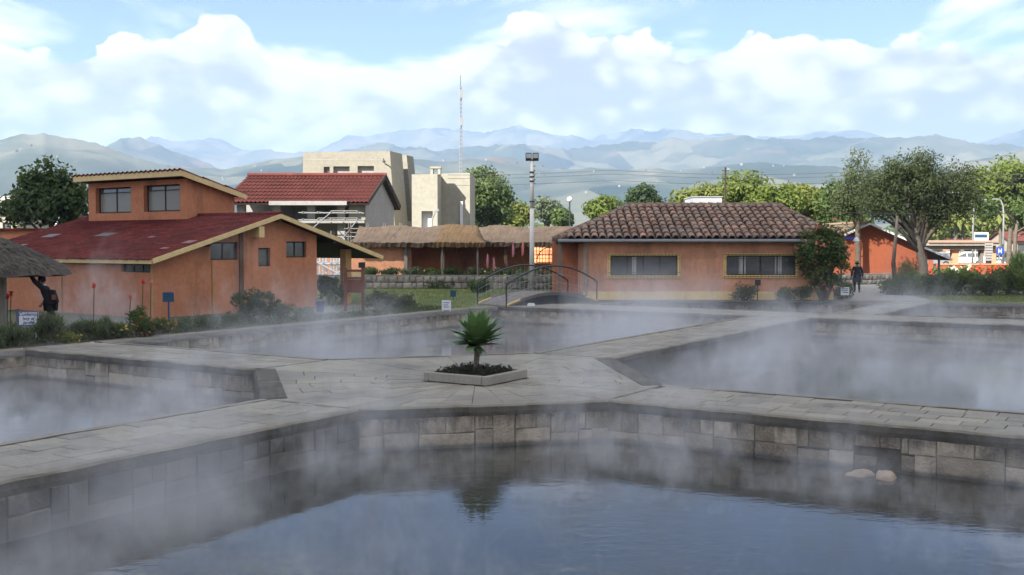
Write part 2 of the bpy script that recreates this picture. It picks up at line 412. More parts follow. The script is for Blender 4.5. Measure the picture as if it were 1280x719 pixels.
    def build(s, name, mats, parent=None, smooth=False, loc=None, rz=0., fix=True):
        me = s.data(name)
        if fix:
            bm = bmesh.new(); bm.from_mesh(me); bmesh.ops.recalc_face_normals(bm, faces=bm.faces); bm.to_mesh(me); bm.free()
        for m_ in (mats if isinstance(mats, (list, tuple)) else [mats]): me.materials.append(MATS[m_] if isinstance(m_, str) else m_)
        if smooth: me.polygons.foreach_set('use_smooth', [True]*len(me.polygons))
        return link(name, me, parent, loc, rz)
def link(name, me, parent=None, loc=None, rz=0., rot=None, scale=None):
    o = bpy.data.objects.new(name, me); COL.objects.link(o)
    if parent is not None: o.parent = parent
    if loc is not None: o.location = loc
    o.rotation_euler = rot if rot is not None else (0, 0, rz)
    if scale is not None: o.scale = scale
    return o
def tag(o, label=None, cat=None, group=None, kind=None):
    if label: o['label'] = label
    if cat: o['category'] = cat
    if group: o['group'] = group
    if kind: o['kind'] = kind
    return o
def thing(name, label, cat, loc=(0, 0, 0), rz=0., group=None):
    return tag(link(name, None, None, loc, rz), label, cat, group)
def copy_tree(o, parent=None):
    c = o.copy(); COL.objects.link(c)
    if parent is not None: c.parent = parent
    for ch in o.children: copy_tree(ch, c)
    return c

# ------------------------------------------------------------------ the pool grid: a runs up the picture to the right, b up to the left
GANG = R(57.9)
GC = at(578, 469)
def G(a, b, z=0.): return Vector((GC.x+a*math.cos(GANG)-b*math.sin(GANG), GC.y+a*math.sin(GANG)+b*math.cos(GANG), z))
WZ = -.67                                # water level
A0, A1 = -1.1, 1.0                       # walkway along a
B0, B1 = -1.5, .75                       # walkway along b
BL = 12.05                               # left edge of the pools
AF, AF2 = 20.0, 22.9                     # far cross walkway
FB = [Vector((5.4, 48.2, 0)), Vector((17.3, 47.5, 0)), Vector((23, 45.4, 0)), Vector((46, 37, 0))]    # far kerb of the last pools

# ground, one sheet to the horizon with the pool basin left out
def sheet(name, outer, holes, z, mat, label=None):
    mb = MB(); loops = [[Vector((p[0], p[1], 0)) for p in outer]]+[[Vector((p[0], p[1], 0)) for p in h] for h in holes]
    flat = [p for l in loops for p in l]; mb.v = [(p.x, p.y, z) for p in flat]
    for t in tessellate_polygon(loops): mb.f.append(tuple(t)); mb.mi.append(0)
    o = mb.build(name, mat); me = o.data
    bm = bmesh.new(); bm.from_mesh(me)
    for f in bm.faces:
        if f.normal.z < 0: f.normal_flip()
    bm.to_mesh(me); bm.free()
    return tag(o, label, kind='structure')
LB = 12.42
basin = [G(-26, LB), G(AF2, LB), G(AF2, 9.0), FB[0], FB[1], FB[2], FB[3], G(10, -42), G(-26, -42)]
RR = 9500
sheet('ground', [(-RR, -3000), (RR, -3000), (RR, RR), (-RR, RR)], [basin], 0, 'ground', 'grass and bare earth around the thermal pools')
sheet('pool_floor', [G(-27, 14), G(48, 14), G(48, -46), G(-27, -46)], [], -1.6, 'pool_floor', 'dark floor under the thermal pools')
# water, one sheet per pool
for lab, poly in (('dark blue water of the nearest pool mirroring the sky', [(-25.9, -.1), (-.4, -.1), (-.4, -41), (-25.9, -41)]),
                  ('steaming water of the left pool', [(-25.9, .1), (-.4, .1), (-.4, 12.2), (-25.9, 12.2)]),
                  ('pale steaming water of the pool behind the small agave', [(-.3, .1), (21, .1), (21, 12.2), (-.3, 12.2)]),
                  ('pale steaming water of the right pool', [(-.3, -.1), (21, -.1), (21, -41), (-.3, -41)])):
    sheet('pool_water', [G(*p) for p in poly], [], WZ, 'water', lab)
sheet('pool_water', [G(21.5, -1.6), G(21.5, 11), FB[0]+Vector((-.3, .25, 0)), FB[1]+Vector((-1, .3, 0))], [], WZ, 'water', 'water of the narrow pool below the tiled house')
sheet('pool_water', [G(21.5, -2.2), FB[1]+Vector((.3, .3, 0)), FB[2]+Vector((0, .3, 0)), FB[3], G(21.5, -41)], [], WZ, 'water', 'water of the far right pool below the lawn')

# shared meshes of the pieces
def block_mesh(seed, ch=.02, front='y'):
    r_ = random.Random(seed); j = lambda s=.012: r_.uniform(-s, s)
    vs = []
    for (x, z) in ((-.5, -.5), (.5, -.5), (.5, .5), (-.5, .5)): vs.append((x+j(.004), -.5, z+j(.004)))
    for (x, z) in ((-.5, -.5), (.5, -.5), (.5, .5), (-.5, .5)): vs.append((x+j(.006), .30+j(.06), z+j(.006)))
    for (x, z) in ((-.5, -.5), (.5, -.5), (.5, .5), (-.5, .5)): vs.append((x*(1-2*ch)+j(.02), .5+j(.05), z*(1-2.6*ch)+j(.03)))
    vs.append((j(.1), .5+r_.uniform(-.02, .16), j(.1)))
    fs = [(0, 1, 5, 4), (1, 2, 6, 5), (2, 3, 7, 6), (3, 0, 4, 7), (4, 5, 9, 8), (5, 6, 10, 9), (6, 7, 11, 10), (7, 4, 8, 11), (8, 9, 12), (9, 10, 12), (10, 11, 12), (11, 8, 12)]
    if front == 'z': vs = [(x, z, y) for x, y, z in vs]
    me = bpy.data.meshes.new('piece'); me.from_pydata(vs, [], fs)
    bm = bmesh.new(); bm.from_mesh(me); bmesh.ops.recalc_face_normals(bm, faces=bm.faces)
    if front == 'z':
        for f in bm.faces:
            if abs(f.normal.z) > .8 and f.normal.z < 0: bmesh.ops.reverse_faces(bm, faces=bm.faces); break
    elif bm.faces[8].normal.y < 0: bmesh.ops.reverse_faces(bm, faces=bm.faces)
    bm.to_mesh(me); bm.free(); return me
BLOCKS = [block_mesh(i) for i in range(8)]
for me in BLOCKS: me.materials.append(MATS['stone_block'])
WET_SHADED = [b.copy() for b in BLOCKS]
for me in WET_SHADED: me.materials.clear(); me.materials.append(MATS['wet_shaded_stone'])
def paver_mesh(seed):
    r_ = random.Random(seed); j = lambda s: r_.uniform(-s, s)
    vs = [(x+j(.004), y+j(.006), -.5) for x, y in ((-.5, -.5), (.5, -.5), (.5, .5), (-.5, .5))]
    vs += [(x, y, .36) for x, y, _ in vs[:4]]
    vs += [(x*.972+j(.006), y*.95+j(.008), .5+j(.05)) for x, y, _ in vs[:4]]
    me = bpy.data.meshes.new('paver'); me.from_pydata(vs, [], [(0, 1, 5, 4), (1, 2, 6, 5), (2, 3, 7, 6), (3, 0, 4, 7), (4, 5, 9, 8), (5, 6, 10, 9), (6, 7, 11, 10), (7, 4, 8, 11), (8, 9, 10, 11)])
    me.materials.append(MATS['paver']); return me
PAVERS = [paver_mesh(40+i) for i in range(6)]

def walkway(label, a0, a1, b0, b1, along, rows, plen, inset=.16, pave=True):
    """slab with rows of stone pavers; along='a' or 'b' is the direction of the rows"""
    mb = MB(); i = .05
    mb.bx(a0, a1, b0, b1, -1.5, -.035)
    o = mb.build('walkway', 'mortar', loc=GC, rz=GANG); tag(o, label, kind='structure')
    if not pave: return o
    L0, L1, W0, W1 = (a0, a1, b0, b1) if along == 'a' else (b0, b1, a0, a1)
    W0 += inset; W1 -= inset
    rw = (W1-W0)/rows
    n = 0
    for r_ in range(rows):
        x = L0+rnd.uniform(-plen, 0)*.8
        while x < L1:
            l = plen*rnd.uniform(.8, 1.2); xa, xb = max(x, L0), min(x+l, L1); x += l
            if xb-xa < .12: continue
            cx_, cy_ = (xa+xb)/2, W0+(r_+.5)*rw
            q = link('paver', rnd.choice(PAVERS), o)
            h = .05
            q.scale = (xb-xa-.014, rw-.014, h)
            zt = -h/2+rnd.uniform(-.005, .004)
            if along == 'a': q.location = (cx_, cy_, zt); q.rotation_euler = (rnd.gauss(0, .004), rnd.gauss(0, .003), rnd.choice((0, math.pi)))
            else: q.location = (cy_, cx_, zt); q.rotation_euler = (rnd.gauss(0, .004), rnd.gauss(0, .003), math.pi/2+rnd.choice((0, math.pi)))
            n += 1
    return o
walkway('paved walkway between the nearest pool and the left pool', -14.5, -4.45, A0, A1, 'a', 5, .58)
walkway('paved walkway between the nearest pool and the right pool', B0, B1, -14.5, -4.0, 'b', 5, .56)
walkway('paved walkway running away between the back pool and the right pool', 4.4, AF, A0, A1, 'a', 5, .62)
walkway('paved walkway between the left pool and the back pool', B0, B1, 4.2, BL+.42, 'b', 5, .62)
for args in ((-26, -14.5, A0, A1), (B0, B1, -41, -14.5)):
    walkway('walkway going on outside the picture', *args, 'a', 1, 1, pave=False)
walkway('far cross walkway behind the back and right pools', AF, AF2, -24, BL+.42, 'b', 5, .8)
walkway('far cross walkway going on to the right', AF, AF2, -41, -24, 'b', 4, 1, pave=False)
walkway('short pale paved walkway leading to the garden path', AF2, 34.2, -2.75, -1.1, 'a', 3, 1.0, .1)

# centre platform: radial slabs round the planter
OCT = [(-4.45, A0), (B0, -4.0), (B1, -4.0), (4.4, A0), (4.4, A1), (B1, 4.2), (B0, 4.2), (-4.45, A1)]
mb = MB(); mb.prism(OCT, -1.5, -.036); plaza = mb.build('walkway', 'mortar', loc=GC, rz=GANG)
tag(plaza, 'paved centre platform with radiating slabs around the planter', kind='structure')
def ray_poly(poly, c, th):
    dx, dy = math.cos(th), math.sin(th); best = None
    for i in range(len(poly)):
        (x1, y1), (x2, y2) = poly[i], poly[(i+1) % len(poly)]
        ex, ey = x2-x1, y2-y1; den = dx*ey-dy*ex
        if abs(den) < 1e-9: continue
        t = ((x1-c[0])*ey-(y1-c[1])*ex)/den; u_ = ((x1-c[0])*dy-(y1-c[1])*dx)/den
        if t > 0 and -1e-6 <= u_ <= 1+1e-6 and (best is None or t < best): best = t
    return best
PC, PH = (-.41, -.60), .75
SQ = [(PC[0]-PH, PC[1]-PH), (PC[0]+PH, PC[1]-PH), (PC[0]+PH, PC[1]+PH), (PC[0]-PH, PC[1]+PH)]
octin = [(x*.985, y*.985) for x, y in OCT]
angs = sorted([2*math.pi*i/36+.05 for i in range(36)])
def radial(th, fr):
    ri = ray_poly(SQ, PC, th); ro = ray_poly(octin, PC, th); r_ = ri+(ro-ri)*fr
    return (PC[0]+math.cos(th)*r_, PC[1]+math.sin(th)*r_)
for i in range(36):
    t0, t1 = angs[i], angs[(i+1) % 36]+(2*math.pi if i == 35 else 0)
    sp_ = rnd.uniform(.42, .58)
    cuts = [0, rnd.uniform(.28, .38), rnd.uniform(.62, .72), 1] if i % 2 else [0, rnd.uniform(.2, .28), rnd.uniform(.45, .55), rnd.uniform(.72, .8), 1]
    ots = [math.atan2(y-PC[1], x-PC[0]) % (2*math.pi) for x, y in octin+SQ]
    for c0, c1 in zip(cuts, cuts[1:]):
        th = [t0]+sorted([(o_ if o_ >= t0 else o_+2*math.pi) for o_ in ots if t0 < (o_ if o_ >= t0 else o_+2*math.pi) < t1])+[t1]
        poly = [radial(t, c0) for t in th]+[radial(t, c1) for t in reversed(th)]
        cx_ = sum(p[0] for p in poly)/len(poly); cy_ = sum(p[1] for p in poly)/len(poly)
        pin = [(cx_+(p[0]-cx_)*.965, cy_+(p[1]-cy_)*.965) for p in poly]; pot = [(cx_+(p[0]-cx_)*.985, cy_+(p[1]-cy_)*.985) for p in poly]
        mb = MB(); n_ = len(poly); zt = rnd.uniform(-.005, .004)
        mb.mesh([(x, y, -.05) for x, y in pot]+[(x, y, zt-.008) for x, y in pot]+[(x, y, zt) for x, y in pin],
                [(a_, (a_+1) % n_, n_+(a_+1) % n_, n_+a_) for a_ in range(n_)]+[(n_+a_, n_+(a_+1) % n_, 2*n_+(a_+1) % n_, 2*n_+a_) for a_ in range(n_)]+[tuple(2*n_+a_ for a_ in range(n_))])
        mb.build('paver', 'paver', plaza)

# pool walls: coping on top, ashlar blocks below
def pool_wall(label, p, q, outward, blocks=True, pale=False, drain=None, lip=.03, bw=.16, dark=False, wet_or_shaded=False):
    """p, q: ends in grid coords; outward: side of the wall that faces the water (grid unit vector)"""
    P0, P1 = G(*p), G(*q); d = P1-P0; L = d.length; ux = d.normalized()
    ow = (G(*outward)-G(0, 0)).normalized()
    if ux.cross(Vector((0, 0, 1))).dot(ow) > 0: P0, P1 = P1, P0; ux = -ux
    ang = math.atan2(ux.y, ux.x)                     # local +y = outward
    t = thing('pool_wall', label, 'wall', P0, ang)
    mb = MB(); mb.bx(0, L, -.14, -.012, -1.5, -.17); mb.build('backing', 'mortar', t)
    mb = MB(); nseg = max(2, int(L/.3)); rs = random.Random(int(L*100))
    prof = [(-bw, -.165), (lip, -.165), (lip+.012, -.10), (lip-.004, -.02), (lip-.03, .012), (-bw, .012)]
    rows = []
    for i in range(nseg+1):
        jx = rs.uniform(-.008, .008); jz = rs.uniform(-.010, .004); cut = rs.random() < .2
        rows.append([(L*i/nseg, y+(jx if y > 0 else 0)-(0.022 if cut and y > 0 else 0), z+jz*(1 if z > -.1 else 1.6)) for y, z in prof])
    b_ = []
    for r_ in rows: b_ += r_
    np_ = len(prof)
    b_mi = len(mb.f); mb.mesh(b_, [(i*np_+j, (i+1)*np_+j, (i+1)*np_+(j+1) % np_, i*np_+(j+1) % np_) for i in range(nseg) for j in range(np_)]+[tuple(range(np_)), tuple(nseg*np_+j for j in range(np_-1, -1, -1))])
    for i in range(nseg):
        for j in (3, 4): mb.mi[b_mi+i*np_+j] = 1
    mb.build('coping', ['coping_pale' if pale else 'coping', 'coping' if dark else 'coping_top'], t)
    if blocks:
        zt, zb = -.168, -.86
        def blk(x0, x1, z0, z1):
            if drain and x1 > drain-.16 and x0 < drain+.16 and z0 < -.36:
                if z1 > -.3: z0 = -.34
                else:
                    if drain-.16-x0 > .05: blk(x0, drain-.163, z0, z1)
                    if x1-drain-.16 > .05: blk(drain+.163, x1, z0, z1)
                    return
            o = link('stone_block', rnd.choice(WET_SHADED if wet_or_shaded else BLOCKS), t)
            th = rnd.uniform(.10, .135)
            o.location = ((x0+x1)/2, -.028+rnd.uniform(-.008, .016), (z0+z1)/2); o.scale = (x1-x0-.006, th, z1-z0-.006)
            o.rotation_euler = (rnd.gauss(0, .010), rnd.gauss(0, .004), rnd.gauss(0, .008))
        x = 0.
        while x < L-.05:
            wd = min(rnd.uniform(.45, .95), L-x)
            if L-x-wd < .3: wd = L-x
            k_ = rnd.random(); zm = rnd.uniform(-.50, -.36)
            if k_ < .18 and wd < .75: blk(x, x+wd*.55, zb, zt); blk(x+wd*.55, x+wd, zb, zm); blk(x+wd*.55, x+wd, zm, zt)
            elif k_ < .55: c_ = rnd.uniform(.4, .6); blk(x, x+wd, zb, zm); blk(x, x+wd*c_, zm, zt); blk(x+wd*c_, x+wd, zm, zt)
            elif k_ < .8: c_ = rnd.uniform(.35, .65); blk(x, x+wd*c_, zb, zm); blk(x+wd*c_, x+wd, zb, zm-.03); blk(x, x+wd*.8, zm, zt); blk(x+wd*.8, x+wd, zm, zt)
            else: blk(x, x+wd, zb, zm); blk(x, x+wd, zm, zt)
            x += wd
        if drain:
            mb = MB(); mb.bx(drain-.155, drain+.155, -.06, -.002, -.9, -.34); mb.build('drain_shade_panel', 'drain_shade', t)  # flat black panel painting the shade inside the drain
    return t
pool_wall('stone wall at the left of the nearest pool, dark and steamy', (-14.5, A0), (-4.45, A0), (0, -1), wet_or_shaded=True)  # darker blocks carry this wall's shade in their colour
pool_wall('short stone wall across the corner of the nearest pool, below the planter', (-4.45, A0), (B0, -4.0), (-.7, -.7))
# drain sits under pixel (1110,~580)
_d = at(1110, 533); _a = G(B0, -4.0); DR = (_d-_a).length
wr = pool_wall('long stone wall at the right of the nearest pool with the square drain opening', (B0, -14.5), (B0, -4.0), (-1, 0), drain=10.5-DR)
pool_wall('stone block wall behind the left pool', (B0, 4.2), (B0, BL), (-1, 0))
pool_wall('stone block wall on the far side of the right pool', (AF, -24), (AF, A0), (-1, 0))
pool_wall('stone block wall on the far side of the back pool', (AF, A1), (AF, BL), (-1, 0))
pool_wall('long low wall along the flower beds, left edge of the back pool', (B1, BL), (AF, BL), (0, -1), pale=True, lip=.0, bw=.44)
pool_wall('wall at the left end of the left pool, below the garden', (-14.5, BL), (B0, BL), (0, -1), pale=True, lip=.0, bw=.44)
# sides turned away from the camera
for lab, p, q, o_ in (('pool edge, far side of the left walkway', (-14.5, A1), (-4.45, A1), (0, 1)), ('corner edge of the left pool beside the platform', (-4.45, A1), (B0, 4.2), (-.75, .66)),
                     ('back edge of the walkway behind the left pool', (B1, 4.2), (B1, BL), (1, 0)), ('corner edge of the back pool behind the planter', (4.4, A1), (B1, 4.2), (.66, .75)),
                     ('left edge of the walkway running away between the pools', (4.4, A1), (AF, A1), (0, 1)), ('right edge of the walkway running away between the pools', (4.4, A0), (AF, A0), (0, -1)),
                     ('corner edge of the right pool beside the platform', (4.4, A0), (B1, -4.0), (.63, -.78)), ('far edge of the walkway in front of the right pool', (B1, -14.5), (B1, -4.0), (1, 0)),
                     ('far edge of the cross walkway, left part', (AF2, A0), (AF2, 9.0), (1, 0)), ('far edge of the cross walkway, right part', (AF2, -24), (AF2, -2.75), (1, 0)),
                     ('left edge of the short pale walkway', (AF2, -1.1), (31.9, -1.1), (0, 1)), ('right edge of the short pale walkway', (AF2, -2.75), (32.9, -2.75), (0, -1))):
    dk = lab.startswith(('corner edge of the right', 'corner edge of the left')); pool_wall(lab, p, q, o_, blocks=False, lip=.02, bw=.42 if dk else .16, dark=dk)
def wxy(v): 
    d = v-GC; return (d.x*math.cos(GANG)+d.y*math.sin(GANG), -d.x*math.sin(GANG)+d.y*math.cos(GANG))
def far_wall(lab, p, q, blocks):
    o = (q-p).normalized(); n_ = Vector((o.y, -o.x, 0)); n_ = n_ if n_.y < 0 else -n_
    gn = (n_.x*math.cos(GANG)+n_.y*math.sin(GANG), -n_.x*math.sin(GANG)+n_.y*math.cos(GANG))
    pool_wall(lab, wxy(p), wxy(q), gn, blocks=blocks, pale=True)
far_wall('far kerb wall of the narrow pool in front of the tiled house', FB[0], Vector((17.2, 47.51, 0)), True)
far_wall('far stone wall of the pool below the right lawn', Vector((17.4, 47.46, 0)), Vector((23, 45.4, 0)), True)
far_wall('far stone wall of the pool below the right lawn, outer stretch', FB[2], FB[3], True)
pool_wall('left kerb of the narrow pool below the footbridge', (AF2, 9.0), wxy(FB[0]), (.0, -1), blocks=False, pale=True)

# ------------------------------------------------------------------ planter with the little agave tree
t = thing('planter', 'square pale stone planter in the middle of the platform', 'planter', G(PC[0], PC[1]), GANG)
kt, kh = .11, .17
q_ = .72
for (x0, x1, y0, y1) in ((-q_, q_, -q_, -q_+kt), (-q_, q_, q_-kt, q_), (-q_, -q_+kt, -q_+kt+.003, q_-kt-.003), (q_-kt, q_, -q_+kt+.003, q_-kt-.003)):
    bm = bmesh.new(); bmesh.ops.create_cube(bm, size=1); 
    for v in bm.verts: v.co = Vector(((x0+x1)/2+v.co.x*(x1-x0), (y0+y1)/2+v.co.y*(y1-y0), kh/2+v.co.z*kh+.002))
    bmesh.ops.bevel(bm, geom=bm.edges[:], offset=.012, segments=1, affect='EDGES')
    me = bpy.data.meshes.new('kerb'); bm.to_mesh(me); bm.free(); me.materials.append(MATS['planter_stone']); link('kerb', me, t)
mb = MB(); mb.bx(-q_+kt, q_-kt, -q_+kt, q_-kt, .0, kh-.05); mb.build('soil', 'soil', t)

def leaves_mesh(name, P, N, size, mat, aspect=.5, up=.0, seed=0):
    """rhombic leaves at points P, facing roughly along N with scatter"""
    g_ = np.random.default_rng(seed); n = len(P)
    d = N+g_.normal(0, .75, (n, 3)); d /= np.linalg.norm(d, axis=1)[:, None]+1e-9
    r_ = g_.normal(0, 1, (n, 3)); r_[:, 2] += up
    a = r_-d*np.sum(r_*d, axis=1)[:, None]; a /= np.linalg.norm(a, axis=1)[:, None]+1e-9
    b = np.cross(d, a); s_ = (size*g_.uniform(.6, 1.35, n))[:, None]
    V = np.empty((n, 4, 3)); V[:, 0] = P-a*s_*.5; V[:, 1] = P+b*s_*aspect*.5; V[:, 2] = P+a*s_*.5+d*s_*.08; V[:, 3] = P-b*s_*aspect*.5
    me = bpy.data.meshes.new(name); me.vertices.add(n*4); me.vertices.foreach_set('co', V.reshape(-1))
    me.loops.add(n*4); me.loops.foreach_set('vertex_index', np.arange(n*4)); me.polygons.add(n)
    me.polygons.foreach_set('loop_start', np.arange(0, n*4, 4)); me.polygons.foreach_set('loop_total', np.full(n, 4)); me.update(); me.validate()
    me.materials.append(MATS[mat]); return me
SEED = [100]
def clump_points(ells, n, nclump, crad, hollow=.35, seed=0):
    """leaf clumps spread through a union of ellipsoids; clumps near the surface, gaps in between"""
    g_ = np.random.default_rng(seed)
    vol = np.array([e[3]*e[4]*e[5] for e in ells]); pick = g_.choice(len(ells), nclump, p=vol/vol.sum())
    E = np.array(ells)[pick]
    dirs = g_.normal(0, 1, (nclump, 3)); dirs /= np.linalg.norm(dirs, axis=1)[:, None]
    rad = g_.uniform(hollow, 1., nclump)**.6
    Cc = E[:, :3]+dirs*rad[:, None]*E[:, 3:6]
    cr = crad*g_.uniform(.5, 1.35, nclump)
    which = g_.choice(nclump, n, p=cr**2/np.sum(cr**2))
    off = g_.normal(0, 1, (n, 3)); ln = np.linalg.norm(off, axis=1)[:, None]; off = off/ln*np.minimum(ln, 1.8)
    off[:, 2] *= .75
    P = Cc[which]+off*cr[which][:, None]*.62
    N = off/np.maximum(np.linalg.norm(off, axis=1)[:, None], 1e-6)*.8+dirs[which]*.5; N[:, 2] += .5
    return P, N, Cc
def plant(name, label, cat, base, ells, n, nclump, crad, leaf, mat, trunk=None, bark='bark', limbs=6, hollow=.3, aspect=.55, flowers=None, group=None, up=0.):
    SEED[0] += 1; sd = SEED[0]
    o = thing(name, label, cat, base, 0., group)
    P, N, Cc = clump_points(ells, n, nclump, crad, hollow, sd)
    P[:, 2] = np.maximum(P[:, 2], .02)
    c = link('crown' if trunk else 'foliage', leaves_mesh('crown', P, N, leaf, mat, aspect, up, sd), o)
    rs = random.Random(sd)
    mb = MB()
    if trunk:
        h, r0, lean = trunk
        zc = h
        path = [Vector((lean[0]*f*f+rs.uniform(-.3, .3)*r0*(1 if 0 < f < 1 else 0), lean[1]*f*f, zc*f-.05*(f == 0))) for f in (0, .08, .35, .7, 1)]
        mb.tube(path, [r0*1.5, r0*1.1, r0*.9, r0*.75, r0*.6], 9)
        for i in rs.sample(range(len(Cc)), min(limbs, len(Cc))):
            e = Vector(Cc[i]); s0 = path[3].lerp(path[4], rs.random()) if rs.random() < .6 else path[2].lerp(path[3], rs.uniform(.5, 1))
            mid = s0.lerp(e, .5)+Vector((rs.uniform(-.1, .1), rs.uniform(-.1, .1), rs.uniform(-.02, .14)))*(e-s0).length
            mb.tube([s0, mid, e], [r0*.5, r0*.28, r0*.07], 6)
        mb.build('trunk', bark, o, smooth=True)
    else:
        for i in rs.sample(range(len(Cc)), min(limbs, len(Cc))):
            e = Vector(Cc[i]); mb.tube([(e.x*.15, e.y*.15, 0), (e.x*.6, e.y*.6, e.z*.55), e], [.02+leaf*.08, .015+leaf*.05, .006], 5)
        mb.build('stem', bark, o, smooth=True)
    if flowers:
        fm, fn, fs = flowers
        g_ = np.random.default_rng(sd+5000); idx = g_.choice(len(P), fn, replace=False)
        ctr = np.mean(P, axis=0); Q = P[idx]+(P[idx]-ctr)*.10
        Q = np.repeat(Q, 5, axis=0)+g_.normal(0, fs*.3, (fn*5, 3)); NN = np.tile(np.array([[0, -1., .5]]), (fn*5, 1))
        link('blossom', leaves_mesh('blossom', Q, NN, fs, fm, .9, 0, sd), o)['kind'] = 'stuff'
    return o
def lumpy(r, h, seed, n=7, z0=0.):
    """union of ellipsoids making an uneven crown of radius r and height h resting at z0"""
    rs = random.Random(seed); out = [(0, 0, z0+h*.5, r*.72, r*.72, h*.5)]
    for i in range(n):
        a = 2*math.pi*i/n+rs.uniform(-.4, .4); q = rs.uniform(.4, .72)*r; s_ = rs.uniform(.3, .5)
        out.append((q*math.cos(a), q*math.sin(a), z0+h*rs.uniform(.28, .8), r*s_, r*s_, h*s_*.6))
    return out

ag = thing('agave_tree', 'small agave with rosette of green leaves on a bare stem in the planter', 'plant', G(PC[0]+.02, PC[1]+.03, kh-.15), GANG)
mb = MB(); mb.tube([(0, 0, -.1), (.005, .0, .12), (.03, -.015, .42), (.05, -.03, .66)], [.07, .055, .05, .06], 10); mb.build('stem', 'agave_stem', ag, smooth=True)
def agave_leaf(seed):
    rs = random.Random(seed); n = 7; vs = []; fs = []
    for i in range(n):
        f = i/(n-1); wd = .082*(.55+1.1*f-1.62*f*f+.02)*1.45 if f < 1 else .002
        wd = .20*math.sin(math.pi*min(1, (.16+.84*f)))**.9*(1-.25*f)+.002
        y = .56*f; z = .05*math.sin(f*2.2)-.04*f*f*rs.uniform(.2, 1.2)
        for x, dz_ in ((-wd/2, .022*(1-f)), (0, -.014*(1-f)), (wd/2, .022*(1-f))): vs.append((x, y, z+dz_))
    for i in range(n-1):
        for j in range(2): fs.append((i*3+j, i*3+j+1, (i+1)*3+j+1, (i+1)*3+j))
    me = bpy.data.meshes.new('leaf'); me.from_pydata(vs, [], fs); me.polygons.foreach_set('use_smooth', [True]*len(fs)); me.materials.append(MATS['agave_leaf']); return me
ALEAF = [agave_leaf(i) for i in range(4)]
for ring, (cnt, elv, ln, z_) in enumerate(((9, -4, .92, .63), (10, 8, 1.02, .645), (10, 17, 1.05, .66), (11, 26, 1.02, .67), (10, 39, 1.04, .685), (9, 52, 1.04, .70), (6, 66, 1.02, .71), (4, 82, .98, .715))):
    for i in range(cnt):
        a = 2*math.pi*(i+.5*(ring % 2)+rnd.uniform(-.18, .18))/cnt
        q = link('leaf', rnd.choice(ALEAF), ag, (.05+.03*math.cos(a), -.03+.03*math.sin(a), z_), rot=Euler((R(elv+rnd.uniform(-7, 7)), rnd.uniform(-.12, .12), a-math.pi/2), 'XYZ'))
        s_ = ln*rnd.uniform(.9, 1.08); q.scale = (1.3, s_*1.12, s_*1.1)
for i in range(5):
    a = rnd.uniform(0, 6.28); q = link('leaf', rnd.choice(ALEAF), ag, (.05, -.03, .61), rot=Euler((R(-42), 0, a), 'XYZ')); q.scale = (.7, .42, .42)
gp = thing('ground_cover', 'low dark ground cover filling the planter around the agave stem', 'plant', G(PC[0], PC[1], kh-.05), GANG)
g_ = np.random.default_rng(3); nst = 420
mbv, mbn = [], []
sx = g_.uniform(-.58, .58, nst); sy = g_.uniform(-.58, .58, nst); hh = g_.uniform(.05, .19, nst)*(1.2-.9*np.maximum(abs(sx), abs(sy)))
for x, y, h in zip(sx, sy, hh):
    k_ = 14; zz = g_.uniform(0, h, k_); mbv.append(np.stack([x+g_.normal(0, .018, k_)+zz*g_.normal(0, .25), y+g_.normal(0, .018, k_)+zz*g_.normal(0, .25), zz], 1))
P = np.concatenate(mbv); N = np.tile(np.array([[0, 0, .6]]), (len(P), 1))
o = link('foliage', leaves_mesh('foliage', P, N, .055, 'groundcover', .4, .8, 5), gp); o['kind'] = 'stuff'

# boulders by the drain
for i, (px, py, s_, lab) in enumerate(((1074, 594, .145, 'smaller flat reddish boulder left of the other one at the drain'), (1106, 597, .18, 'larger reddish boulder lying in front of the square drain'))):
    p = at(px, py, WZ); bm = bmesh.new(); bmesh.ops.create_icosphere(bm, subdivisions=3, radius=1)
    rs = np.random.default_rng(i+9); ph = rs.uniform(0, 6, 6)
    for v in bm.verts:
        c = v.co; d = 1+.30*mnoise.noise(c*1.6+Vector((i*7, 1, 2)))+.10*mnoise.noise(c*5)+.08*math.sin(3*c.x+ph[0])*math.sin(2.5*c.y+ph[1])+.08*math.sin(4*c.z+ph[2]+2*c.x)
        v.co = Vector((c.x*s_*1.25*d, c.y*s_*.8*d, c.z*s_*.62*d))
    me = bpy.data.meshes.new('boulder'); bm.to_mesh(me); bm.free(); me.materials.append(MATS['boulder']); me.polygons.foreach_set('use_smooth', [True]*len(me.polygons))
    tag(link('boulder', me, None, (p.x, p.y-.02, WZ-.01), rz=i*1.3), lab, 'boulder')

